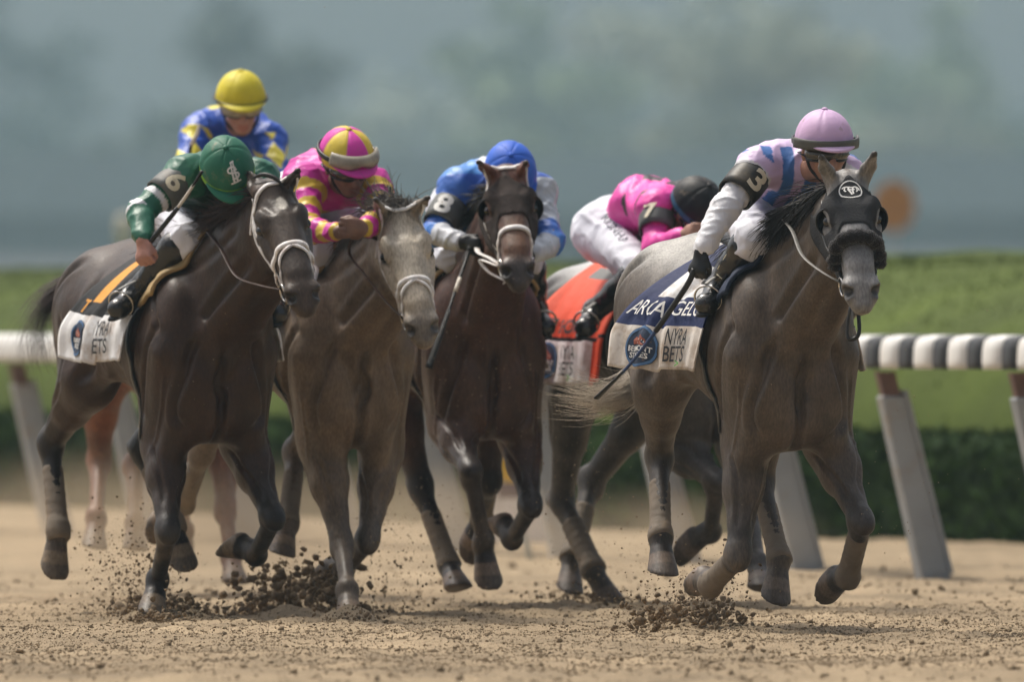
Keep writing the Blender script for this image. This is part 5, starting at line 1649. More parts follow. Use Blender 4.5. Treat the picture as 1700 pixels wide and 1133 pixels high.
    for i in range(nth + 1):
        th = rad(2 + 94 * i / nth)
        for j in range(nph):
            ph = 2 * math.pi * j / nph
            seam = ((j + S.get('panoff', 6)) % 12)
            g = -.0030 if seam == 0 else (-.0008 if seam in (1, 11) else 0)
            d = f * math.cos(ph) * math.sin(th) * (R[0] + g) + sd_ * math.sin(ph) * math.sin(th) * (R[2] + g) + up * math.cos(th) * (R[1] + g)
            cv.append(cc + d + up * (-.006 * math.sin(th) ** 8))
            pj = pan[((j + S.get('panoff', 6)) // 12) % len(pan)]
            c0 = np.array(pj); 
            if S.get('rim') is not None and th > rad(83): c0 = np.array(S['rim'])
            ccol.append(c0)
    for i in range(nth):
        for j in range(nph): cf.append((i * nph + j, (i + 1) * nph + j, (i + 1) * nph + (j + 1) % nph, i * nph + (j + 1) % nph))
    cf.append(tuple(range(nph)))
    cap = mk('helmet', cv, cf, 'cap', root, cols=np.array(ccol))
    so = cap.modifiers.new('t', 'SOLIDIFY'); so.thickness = .010; so.offset = -1
    # peak
    pv, pf = [], []; nj = 21
    for i, (ex, dn) in enumerate(((0, 0), (.022, -.005), (.040, -.013), (.050, -.021))):
        for j in range(nj):
            ph = rad(-62 + 124 * j / (nj - 1)); fall = math.cos(ph * 1.25)
            th = rad(86)
            d = f * math.cos(ph) * math.sin(th) * (R[0] + ex * fall) + sd_ * math.sin(ph) * math.sin(th) * (R[2] + ex * .5 * fall) + up * (math.cos(th) * R[1] + dn * fall - .004)
            pv.append(cc + d)
    for i in range(3):
        for j in range(nj - 1): pf.append((i * nj + j, (i + 1) * nj + j, (i + 1) * nj + j + 1, i * nj + j + 1))
    pk = mk('peak', pv, pf, 'cap', cap, cols=np.tile(np.array(S.get('peak', pan[0])), (len(pv), 1)))
    so = pk.modifiers.new('t', 'SOLIDIFY'); so.thickness = .006
    mb = MB(); tp = cc + up * R[1]
    mb.tube([tp - up * .004, tp + up * .004, tp + up * .007], [.012, .012, .006], 12)
    bo = mb.build('button', 'cap', cap, cols=np.tile(np.array(S.get('button', pan[0])), (len(mb.v), 1)))
    def band(name, u0, u1, ph0, ph1, out, m, parent=root, notch=0, n=36, bulge=0.0):
        """strip round the head: u heights relative to cap centre, angles in degrees"""
        vv, ff = [], []
        for i in range(n):
            ph = rad(ph0 + (ph1 - ph0) * i / (n - 1))
            for q in (0, .25, .5, .75, 1):
                u = mix(u0, u1, q)
                if notch and abs(ph) < .35 and q < .5: u += notch * (1 - abs(ph) / .35) * (1 - 2 * q)
                rr = math.sqrt(max(.12, 1 - (u / R[1]) ** 2)) if u > -.03 else .95
                ex = out + bulge * math.sin(math.pi * q) * (.5 + .5 * math.cos(2 * ph))
                vv.append(cc + f * math.cos(ph) * (R[0] * rr + ex) + sd_ * math.sin(ph) * (R[2] * rr + ex) + up * u)
        for i in range(n - 1):
            for q in range(4): ff.append((i * 5 + q, (i + 1) * 5 + q, (i + 1) * 5 + q + 1, i * 5 + q + 1))
        o = mk(name, vv, ff, m, parent); s2 = o.modifiers.new('t', 'SOLIDIFY'); s2.thickness = .008; s2.offset = 1
        return o
    J.band = band; J.cap = cap; J.capf = (cc, f, up, sd_, R)
    for g in S.get('goggles', []): band(*g[:7], root, *g[8:])
    # eye goggles on the face
    gv, gf = [], []; n = 25
    for i in range(n):
        ph = rad(-78 + 156 * i / (n - 1))
        for q in range(6):
            u = -.045 + .046 * q / 5
            nb_ = .016 * max(0, 1 - abs(ph) / .28) if q == 0 else 0
            ex = .010 + .010 * math.sin(math.pi * q / 5)
            gv.append(hc + f * (math.cos(ph) * (.092 + ex)) + sd_ * math.sin(ph) * (.074 + ex) + up * (u + nb_))
    for i in range(n - 1):
        for q in range(5): gf.append((i * 6 + q, (i + 1) * 6 + q, (i + 1) * 6 + q + 1, i * 6 + q + 1))
    gl = mk('face_goggles', gv, gf, S.get('lens', 'goggle_lens'), root)
    so = gl.modifiers.new('t', 'SOLIDIFY'); so.thickness = .006
    mb = MB()
    for i in range(1):
        mb.tube([np.array(gv[k_ * 6 + 5]) for k_ in range(n)], .0045, 6); mb.tube([np.array(gv[k_ * 6]) for k_ in range(n)], .0045, 6)
    mb.build('goggle_frame', 'black_leather', gl)
    mb = MB(); mb.tube([Q(.03, -.03, -.088), Q(-.06, -.03, -.085), Q(-.10, -.03, 0), Q(-.06, -.03, .085), Q(.03, -.03, .088)], .007, 6, flat=.5); mb.build('goggle_strap', 'black_leather', gl)
    # chin strap
    mb = MB(); mb.tube(curve([Q(.02, -.03, -.082), Q(.035, -.09, -.062), Q(.055, -.138, 0), Q(.035, -.09, .062), Q(.02, -.03, .082)], 20), .006, 6, flat=.4); mb.build('chin_strap', 'black_leather', root)
    # ---------- arm band with number
    if S.get('number'):
        nb2 = S['number']; k = nb2.get('arm', 'R'); sh, el = P['sh' + k], P['el' + k]
        ax = nrm(sh - el); facing = cd(nb2['dir']); facing = nrm(facing - ax * (facing @ ax)); sx = np.cross(ax, facing)
        c0 = mix(sh, el, nb2.get('t', .45)); r0 = nb2.get('r', .078)
        vv, ff = [], []; n, kk = 36, 5
        for i in range(kk):
            q = (i / (kk - 1) - .5) * nb2.get('h', .125)
            for j in range(n):
                a_ = 2 * math.pi * j / n
                e = 1.0 + (.05 if abs(math.cos(a_)) > .8 else 0)
                vv.append(c0 + ax * q + (facing * math.cos(a_) * e + sx * math.sin(a_) * 1.02) * (r0 - .004 * (abs(i - 2) / 2)))
        for i in range(kk - 1):
            for j in range(n): ff.append((i * n + j, i * n + (j + 1) % n, (i + 1) * n + (j + 1) % n, (i + 1) * n + j))
        ab = mk('number_armband', vv, ff, nb2['mat'], root)
        so = ab.modifiers.new('t', 'SOLIDIFY'); so.thickness = .006; so.offset = -1
        tv, tf, sz = text_mesh(nb2['text'], .03)
        hgt = nb2.get('size', .088); s2 = hgt / sz[1]
        rt = nb2.get('rot', 0.0); c_, n_ = math.cos(rt), math.sin(rt)
        out = []
        for x, y, z in tv:
            x, y = x * s2 * nb2.get('wide', 1.15), y * s2
            x, y = x * c_ - y * n_, x * n_ + y * c_
            an_ = x / r0
            out.append(c0 + ax * y + (facing * math.cos(an_) * 1.05 + sx * math.sin(an_) * 1.02) * (r0 + .004))
        mk('number', out, tf, nb2.get('ink', 'number_cream'), ab, smooth=False)
    return J

def ptxt(J, body, m, parent, c, ax_right, ax_up, h, bvh, name='lettering', bold=.03, out=.2, wide=1.0):
    """print letters on a surface by dropping the outline onto it"""
    v, f, sz = text_mesh(body, bold); s_ = h / sz[1]
    nrmv = nrm(np.cross(ax_right, ax_up)); pts = []
    for x, y, z in v:
        o = c + ax_right * x * s_ * wide + ax_up * y * s_
        hit = bvh.ray_cast(Vector(o + nrmv * out), Vector(-nrmv), out * 3)
        p = np.array(hit[0]) if hit[0] is not None else o
        pts.append(p + nrmv * .004)
    return mk(name, pts, f, m, parent, smooth=False)

def whip(pts, r, segs, label):
    """riding whip: world points; segs = list of (first, last, material, radius scale, flat)"""
    base = np.array(pts[0]); root = empty('riding_whip', base, label=label, category='whip', group='riding whips held by the jockeys')
    P = curve([np.asarray(p) - base for p in pts], 40)
    for nm, a, b, m, r0, r1, fl in segs:
        i0, i1 = int(a * 39), int(b * 39)
        q = P[i0:i1 + 1]; mb = MB(); mb.tube(q, list(np.linspace(r0, r1, len(q))), 10, flat=fl)
        mb.build(nm, m, root)
    return root

# --- silks patterns
def base_col(info, c): return np.tile(np.array(c, float), (len(info['reg']), 1))
def paint(c, m, col): c[m] = col
LIL, WHT, BLU = (.62, .47, .70), (.70, .70, .73), (.06, .17, .46)
def pat5(i):
    c = base_col(i, LIL); r, p = i['reg'], i['par']
    body = r == 0
    front = body & (i['dor'] < .09)
    st = np.sin(i['lat'] * 2 * np.pi / .085 + .6) > -.1
    paint(c, front & st & (i['along'] > .02) & (i['dor'] < .055), BLU)
    arm = (r > 0) & ~((r % 2 == 1) & (p < .18))
    paint(c, arm, WHT)
    paint(c, body & (i['dor'] > .07) & (np.abs(i['lat']) < .05), (.66, .58, .70))
    return c
GRN = (.018, .125, .075)
def pat1(i):
    c = base_col(i, GRN); r, p = i['reg'], i['par']
    up = (r == 1) | (r == 3)
    paint(c, up & (p > .62) & (p < .72), WHT); paint(c, up & (p > .93) & (p < 1.05), WHT)
    fo = (r == 2) | (r == 4); paint(c, fo & (p < .10), WHT)
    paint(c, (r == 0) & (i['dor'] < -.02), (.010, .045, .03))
    return c
MAG, YEL = (.60, .025, .33), (.68, .47, .05)
def pat2(i):
    c = base_col(i, MAG); r, p = i['reg'], i['par']
    up = (r == 1) | (r == 3); fo = (r == 2) | (r == 4)
    paint(c, up & (p > .05) & (np.floor(p * 6.2) % 2 == 1), YEL); paint(c, fo & (np.floor(p * 5 + .4) % 2 == 1), YEL)
    paint(c, (r == 0) & (i['dor'] > .09) & (np.abs(i['lat']) < .028), YEL)
    yy = np.abs(np.abs(i['lat']) - np.clip((i['along'] - .26) * .55, 0, 1)) < .024
    paint(c, (r == 0) & (i['dor'] < .0) & yy & (i['along'] > .05), YEL)
    return c
def pat3(i):
    c = base_col(i, (.06, .24, .62)); r, p = i['reg'], i['par']
    n = Waves(77, 3.0, 8)(i['v'])
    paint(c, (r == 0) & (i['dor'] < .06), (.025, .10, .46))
    paint(c, (r == 0) & (i['dor'] > .08) & (i['along'] > .26) & (np.abs(i['lat']) < .07), (.68, .70, .76))
    up = (r == 1) | (r == 3); fo = (r == 2) | (r == 4)
    paint(c, up, (.04, .14, .52)); paint(c, up & (n > .9), (.42, .44, .48))
    paint(c, fo, (.42, .44, .48)); paint(c, fo & (p < .18), (.05, .20, .62))
    paint(c, ((r == 3) | (r == 4)) & (n > -.2), (.52, .56, .62))
    return c
PNK = (.86, .06, .40)
def pat4(i):
    c = base_col(i, PNK); r = i['reg']
    a, l = i['along'], i['lat']
    dia = (np.abs(((a - .02) % .19) - .095) / .060 + np.abs(((l + .10) % .20) - .10) / .055) < 1
    paint(c, (r == 0) & dia, (.012, .010, .012))
    return c
ROY = (.018, .085, .46)
def pat6(i):
    c = base_col(i, ROY); r, p = i['reg'], i['par']; Y = (.72, .62, .06)
    v = i['v']; arm = r > 0
    dia = (np.abs(((v[:, 2]) % .13) - .065) / .065 + np.abs(((v[:, 1] + .03) % .09) - .045) / .045) < .95
    paint(c, arm & dia & (p > .15), Y)
    paint(c, (r == 0) & (i['dor'] > .05) & (i['lat'] < -.06) & (i['lat'] > -.11), Y)
    return c
def pat_plain(c): return lambda i: base_col(i, c)

JS = {}
JSPEC = {}
C_LIL = (.62, .42, .64)
JSPEC['lead'] = dict(label='jockey in lilac and blue striped silks with pink cap and number 3 armband', seed=10, pattern=pat5, panels=[C_LIL], peak=(.66, .46, .68),
    pel=(1280, 332, .24), ch=(1325, 278, 1), hc=(1369, 243, 1), face=(.30, .93, -.16), up=(.02, .18, 1),
    armR=dict(sh=(1260, 278, 1), el=(1203, 345, 1, .25), wr=(1165, 417, 1, .225), glove=True, hand=(-.25, .15, -.95), grip=(.65, .2, .75)),
    armL=dict(sh=(1395, 292, 1), el=(1412, 350, 1), wr=(1398, 392, -1), glove=True),
    legR=dict(kn=(1250, 400, .62), an=(1190, 480, .42), to=(1168, 512, 1)),
    legL=dict(kn=(1385, 405, .62), an=(1400, 490, .42), to=(1405, 525, 1)),
    goggles=[('spare_goggles', -.018, .020, -84, 84, .014, 'goggle_grey'), ('goggle_band', -.010, .010, 84, 276, .004, 'black_leather')],
    number=dict(text='3', dir=(-.2, .9, -.50), mat='armband_black', t=.42, h=.135, size=.098))
JSPEC['six'] = dict(label='jockey in green silks and green cap with number 6 armband', seed=20, pattern=pat1, panels=[(.015, .13, .075)], peak=(.02, .16, .10), rim=(.25, .50, .03),
    pel=(330, 342, .24), ch=(365, 300, 1), hc=(378, 285, 1), face=(.22, .62, -.75), up=(-.05, .72, .69), skin=(.40, .20, .15),
    armR=dict(sh=(312, 290, 1), el=(233, 352, 1, .27), wr=(237, 398, 1, .20), hand=(.05, .35, -.93), grip=(.62, .25, .74)),
    armL=dict(sh=(428, 298, 1), el=(452, 362, 1), wr=(440, 415, -1)),
    legR=dict(kn=(308, 398, .62), an=(222, 488, .42), to=(190, 520, 1)),
    legL=dict(kn=(440, 400, .62), an=(455, 490, .42), to=(460, 530, 1)),
    number=dict(text='6', dir=(-.35, .9, -.2), mat='armband_grey', t=.36, h=.125, size=.092))
JSPEC['tan'] = dict(label='jockey in magenta and yellow hooped silks with quartered cap', seed=30, pattern=pat2, panels=[(.66, .05, .38), (.70, .52, .06)], panoff=6, peak=(.66, .05, .38), button=(.70, .52, .06),
    pel=(505, 335, .24), ch=(560, 305, 1), hc=(576, 268, 1), face=(.42, .80, -.42), up=(.08, .42, .90), skin=(.22, .12, .085),
    armR=dict(sh=(508, 305, 1), el=(512, 384, 1), wr=(562, 386, 1), hand=(.9, .4, .05), grip=(.2, .6, .75)),
    armL=dict(sh=(618, 312, 1), el=(640, 362, 1), wr=(602, 380, 1), hand=(-.7, .6, .05), grip=(.15, .1, 1)),
    legR=dict(kn=(524, 418, .62), an=(470, 495, .42), to=(450, 530, 1)),
    legL=dict(kn=(648, 418, .62), an=(675, 500, .42), to=(678, 535, 1)),
    goggles=[('spare_goggles', .006, .056, -62, 62, .010, 'goggle_dusty', 0, .020, 36, .012), ('goggle_band', .012, .030, 60, 300, .003, 'black_leather')])
JSPEC['eight'] = dict(label='jockey in blue and white silks with blue cap and number 8 armband', seed=40, pattern=pat3, panels=[(.03, .13, .62)], peak=(.03, .13, .62),
    pel=(790, 345, .24), ch=(830, 318, 1), hc=(848, 292, 1), face=(.15, .55, -.82), up=(.0, .80, .62), skin=(.38, .2, .14), wrinkle=1.3,
    armR=dict(sh=(762, 315, 1), el=(722, 388, 1, .25), wr=(765, 402, 1), glove=True, hand=(.75, .5, -.25), grip=(.35, .3, .85)),
    armL=dict(sh=(892, 318, 1), el=(915, 402, 1), wr=(880, 425, 1), glove=True, hand=(-.5, .6, -.4)),
    legR=dict(kn=(745, 430, .62), an=(705, 505, .42), to=(695, 540, 1)),
    legL=dict(kn=(875, 432, .62), an=(893, 520, .42), to=(908, 550, 1)),
    number=dict(text='8', dir=(-.30, .9, -.05), mat='armband_grey', t=.58, h=.12, size=.098, ink='number_white', wide=1.1))
JSPEC['seven'] = dict(label='jockey in pink silks with black diamonds, black cap and number 7 armband', seed=50, pattern=pat4, panels=[(.010, .010, .011)], peak=(.010, .010, .011), rim=(.03, .12, .20), h=.009, hs=.0085,
    pel=(1030, 378, .02), ch=(1115, 345, 1), hc=(1158, 350, 1), face=(.55, .45, -.70), up=(.30, .55, .78),
    armR=dict(sh=(1092, 345, 1), el=(1088, 412, 1, .22), wr=(1135, 392, 1, .22)),
    armL=dict(sh=(1165, 355, 1), el=(1215, 410, 1), wr=(1215, 410, 1)),
    legR=dict(kn=(1066, 452, .58), an=(985, 518, .34), to=(968, 552, 1)),
    legL=dict(kn=(1195, 465, .48), an=(1205, 545, .20), to=(1210, 580, 1)),
    number=dict(text='7', dir=(-.3, .9, -.05), mat='armband_grey', t=.35, h=.115, size=.075))
JSPEC['rear'] = dict(label='jockey in blue silks with yellow diamonds and yellow cap, sitting highest', seed=60, pattern=pat6, panels=[(.66, .56, .03)], peak=(.66, .56, .03), h=.009, hs=.0085, skin=(.42, .22, .17), lens='goggle_dusty',
    pel=(352, 300, .24), ch=(385, 215, 1), hc=(400, 170, 1), face=(.12, .95, -.28), up=(.0, .28, .96),
    armR=dict(sh=(330, 222, 1), el=(305, 285, 1), wr=(350, 325, 1), grip=(.2, 0, 1)),
    armL=dict(sh=(448, 232, 1), el=(462, 300, 1), wr=(430, 335, 1)),
    legR=dict(kn=(315, 400, .62), an=(270, 480, .42), to=(256, 510, 1)),
    legL=dict(kn=(430, 400, .62), an=(450, 480, .42), to=(455, 515, 1)),
    goggles=[('goggle_band', -.004, .004, -180, 180, .003, 'black_leather')])
for k_ in HS:
    JS[k_] = make_jockey(HS[k_], JSPEC[k_])

# ------------------------------------------------------------------ tack
def ring(name, c, ax, r, rr, m, parent, n=24, el=1.0, up=None):
    ax = nrm(ax); u = nrm(np.cross(ax, V(0, 0, 1) if abs(ax[2]) < .9 else V(1, 0, 0))) if up is None else nrm(up - ax * (up @ ax)); w = np.cross(ax, u)
    pts = [c + r * (u * math.cos(a) * el + w * math.sin(a)) for a in np.linspace(0, 2 * math.pi, n + 1)]
    mb = MB(); mb.tube(pts, rr, 8, cap=False); return mb.build(name, m, parent)

def bit_and_reins(H, J, m_rein, mids, wid=.009):
    poll, t, n, s = H.hd
    for sg, k in ((-1, 'R'), (1, 'L')):
        c, N = head_pt(H, .475, sg * 118, .012)
        ring('bit_ring', c, s * sg + t * .2, .036, .0055, 'steel', H.root)
        hand = H.fr.loc(J.hands[k][0])
        pts = [c - t * .02]
        for q in mids.get(k, []): pts.append(H.fr.loc(H.pixX(*q)) if len(q) == 3 else np.array(q[1:]))
        pts.append(hand if k not in mids.get('end', {}) else H.fr.loc(H.pixX(*mids['end'][k])))
        mb = MB(); mb.tube(curve(pts, 28), wid, 8, flat=.3); mb.build('rein', m_rein, H.root)
    mb = MB(); a = head_pt(H, .475, -118, .004)[0]; b = head_pt(H, .475, 118, .004)[0]
    mb.tube([a, (a + b) / 2, b], .007, 8); mb.build('bit_mouthpiece', 'steel', H.root)

def bridle(H, m, brow=True, cheek=True, nose=.37, drop=True, throat=True, w=.019):
    if brow: strap(H, [(.085, -86), (.055, -55), (.035, -20), (.035, 0), (.035, 20), (.055, 55), (.085, 86)], w, m, 'browband', 30)
    for sg in (-1, 1):
        if cheek:
            strap(H, [(.02, sg * 70), (.10, sg * 96), (.22, sg * 104), (.34, sg * 104), (.465, sg * 116)], w * .9, m, 'cheekpiece', 30)
            strap(H, [(.10, sg * 99), (.20, sg * 114), (.30, sg * 118), (.37, sg * 112)], w * .7, m, 'noseband_hanger', 22)
        if throat: strap(H, [(.03, sg * 78), (.08, sg * 112), (.11, sg * 126)], w * .7, m, 'throat_latch', 20)
    if nose:
        strap(H, [(nose + .03, -118), (nose + .012, -85), (nose - .005, -45), (nose - .01, 0), (nose - .005, 45), (nose + .012, 85), (nose + .03, 118)], w * 1.25, m, 'noseband', 40, thick=.008)
        strap(H, [(nose + .03, 118), (nose + .04, 150), (nose + .04, 180), (nose + .04, 210), (nose + .03, 242)], w, m, 'chin_piece', 20)
    if drop:
        for sg in (-1, 1): strap(H, [(nose, 0), (nose + .03, sg * 32), (nose + .085, sg * 66), (nose + .125, sg * 100), (nose + .14, sg * 140), (nose + .14, sg * 180)], w * .8, m, 'drop_noseband', 34, lift=.004)

def hood(H, m, front=.30, side=.40, cup='black_leather', inner='hair_black'):
    poll, t, n, s = H.hd; sc = H.S.get('sc', 1)
    q = (H.v - poll) / sc; ht, hn, hs = q @ t, q @ n, q @ s
    ang = np.degrees(np.arctan2(np.abs(hs), hn + .035))
    lim = front + (side - front) * sstep(25, 75, ang)
    low = hn > -.16 - .03 * sstep(.0, .1, ht)
    ear = (ht < .035) & (np.abs(hs) > .024) & (np.abs(hs) < .12)
    eye = np.sqrt((ht - .205) ** 2 + (hn - .0) ** 2) < .042
    ear = H.earmask | ear
    mask = (ht > -.01) & (ht < lim) & low & ~ear & ~(eye & (np.abs(hs) > .05)) & (np.abs(hs) < .14) & (hn < .2)
    hd = shell(H, 'blinker_hood', mask, m, .005, 8)
    for sg in (-1, 1):
        # half-dome cup standing out round the back of the eye, open to the front
        c = H.Hp(.200, .0, sg * .080); op = nrm(t * .62 + n * .42 + s * sg * .42); e1 = nrm(np.cross(op, s)); e2 = np.cross(op, e1)
        vs, fs = [], []; nu, nv = 9, 24
        for i in range(nu):
            th = rad(20 + 82 * i / (nu - 1))
            for j in range(nv):
                ph = 2 * math.pi * j / nv
                vs.append(c + .052 * sc * (-op * math.cos(th) + (e1 * math.cos(ph) + e2 * math.sin(ph)) * math.sin(th)))
        for i in range(nu - 1):
            for j in range(nv): fs.append((i * nv + j, i * nv + (j + 1) % nv, (i + 1) * nv + (j + 1) % nv, (i + 1) * nv + j))
        o = mk('blinker_cup', vs, fs, cup, hd); so = o.modifiers.new('t', 'SOLIDIFY'); so.thickness = .004
        mb = MB(); mb.tube([np.array(vs[(nu - 1) * nv + j % nv]) for j in range(nv + 1)], .0042, 6, cap=False); mb.build('cup_rim', cup, hd)
    return hd

def head_decal(H, name, m, pts2, faces, tc, ang0, parent, lift=.008):
    """flat print laid on the forehead; x to the horse's left, y towards the poll"""
    out = []
    for x, y in pts2:
        p, N = head_pt(H, tc - y, ang0 + math.degrees(x / .115), lift); out.append(p)
    return mk(name, out, faces, m, parent, smooth=False)

def stroke2(mbv, mbf, pts, w):
    """polyline ribbon in 2-D"""
    P = [V(a, b) for a, b in pts]; b = len(mbv); n = len(P)
    for i in range(n):
        d = nrm(P[min(i + 1, n - 1)] - P[max(i - 1, 0)]); o = V(-d[1], d[0]) * w / 2
        mbv += [tuple(P[i] + o), tuple(P[i] - o)]
    for i in range(n - 1): mbf.append((b + 2 * i, b + 2 * i + 1, b + 2 * i + 3, b + 2 * i + 2))
def curve2(pts, n): return [(p[0], p[1]) for p in curve([V(a, b, 0) for a, b in pts], n)]

def saddle(H, J, pad_mat, pad2=None, xs=.30):
    """light racing saddle, pad edge showing ahead of it, girth, stirrup leathers and irons"""
    root = H.root
    sh_ = []
    for sg in (-1, 1):
        S1 = Sheet(H, xs + .30, xs - .02, .40, sg, .022, .0, 14, 22, x0b=xs + .22, x1b=xs - .02, ripple=.0)
        S1.build('saddle_pad', [pad_mat, pad2 or pad_mat], lambda u, v: 1 if v < .42 else 0, root, .016)
        S2 = Sheet(H, xs + .20, xs - .12, .34, sg, .040, .0, 12, 18, x0b=xs + .12, x1b=xs - .06, ripple=.0)
        S2.build('saddle_flap', ['black_leather'], lambda u, v: 0, root, .010)
        # stirrup leather and iron
        to, an = J.fr.wor(J.P['to' + ('R' if sg < 0 else 'L')]), J.fr.wor(J.P['an' + ('R' if sg < 0 else 'L')])
        to, an = H.fr.loc(to), H.fr.loc(an)
        ball = mix(an, to, .62); ax = nrm(to - an); upv = nrm(V(0, 0, 1) - ax * ax[2])
        top = torso_pt(H, xs + .06, sg * 48, .05)[0]
        ring('stirrup_iron', ball + upv * .010, ax, .055, .0045, 'steel', root, up=upv)
        mb = MB(); mb.tube(curve([top, mix(top, ball + upv * .07, .5) + V(.01, sg * .012, 0), ball + upv * .072], 12), .011, 6, flat=.3); mb.build('stirrup_leather', 'rein', root)
    pts, nn = [], []
    for a in np.linspace(-176, 176, 60):
        p, d = torso_pt(H, xs + .03 + .05 * (abs(a) / 176), a, .005); pts.append(p); nn.append(d)
    mb = MB(); mb.ribbon(pts, nn, .045, .006); mb.build('girth', H.S.get('girth', 'black_leather'), root)
    # seat: small flat saddle seat over the spine
    vs, fs = [], []
    for i in range(9):
        x = xs + .16 - .34 * i / 8
        for j in range(9):
            a = -26 + 52 * j / 8
            p, d = torso_pt(H, x, a, .055 + .03 * (abs(i - 4) / 4) ** 2); vs.append(p)
    for i in range(8):
        for j in range(8): fs.append((i * 9 + j, (i + 1) * 9 + j, (i + 1) * 9 + j + 1, i * 9 + j + 1))
    o = mk('saddle_seat', vs, fs, 'black_leather', root); so = o.modifiers.new('t', 'SOLIDIFY'); so.thickness = .02

def stakes_logo(sh, cu, cv, r, parent):
    Lu = np.linalg.norm(sh.G[-1, int(cv * (sh.nv - 1))] - sh.G[0, int(cv * (sh.nv - 1))]); su, sv = 1 / Lu, 1 / sh.depth
    v, f = disc_pts(r); lg = sh.decal('round_logo', 'ink_navy', v, f, cu, cv, su, sv, parent, .008)
    v, f = ring_pts(r * .86, r * .98); sh.decal('logo_ring', 'ink_ring', v, f, cu, cv, su, sv, lg, .010)
    v, f = [], []
    # galloping group drawn as a rust coloured patch with white chips
    P = [(-.45, .10), (-.50, .30), (-.30, .48), (-.12, .40), (.02, .58), (.20, .42), (.38, .36), (.48, .12), (.2, .06), (-.1, .12)]
    v = [(0, .28)] + P; f = [(0, 1 + i, 1 + (i + 1) % len(P)) for i in range(len(P))]
    sh.decal('logo_figure', 'ink_rust', [(a * r, b * r) for a, b in v], f, cu, cv, su, sv, lg, .0105)
    for (a, b) in ((-.22, .33), (-.02, .36), (.2, .3), (.33, .22), (-.1, .2)):
        sh.decal('logo_fleck', 'ink_white', [((a - .03) * r, (b - .05) * r), ((a + .03) * r, (b - .03) * r), ((a + .02) * r, (b + .07) * r)], [(0, 1, 2)], cu, cv, su, sv, lg, .0115)
    sh.text('BELMONT', 'ink_white', cu, cv + .10 * r * sv, r * 1.42, r * .27, lg, lift=.0125, bold=.02)
    sh.text('STAKES', 'ink_white', cu, cv + .42 * r * sv, r * 1.12, r * .27, lg, lift=.0125, bold=.02)

def cap_strokes(J, strokes, w, m, name, lon0=0.0, lat0=35.0, size=.05):
    """flat embroidery laid on a cap: 2-D strokes in cm-like units centred at lon0, lat0"""
    cc, f, up, sd_, R = J.capf; vs, fs = [], []
    for st in strokes: stroke2(vs, fs, st, w)
    out = []
    for x, y in vs:
        ph = rad(lon0) + x * size / (R[2] * math.cos(rad(lat0))); la = rad(lat0) + y * size / R[1]
        out.append(cc + f * math.cos(ph) * math.cos(la) * (R[0] + .004) + sd_ * math.sin(ph) * math.cos(la) * (R[2] + .004) + up * math.sin(la) * (R[1] + .004))
    return mk(name, out, fs, m, J.cap, smooth=False)

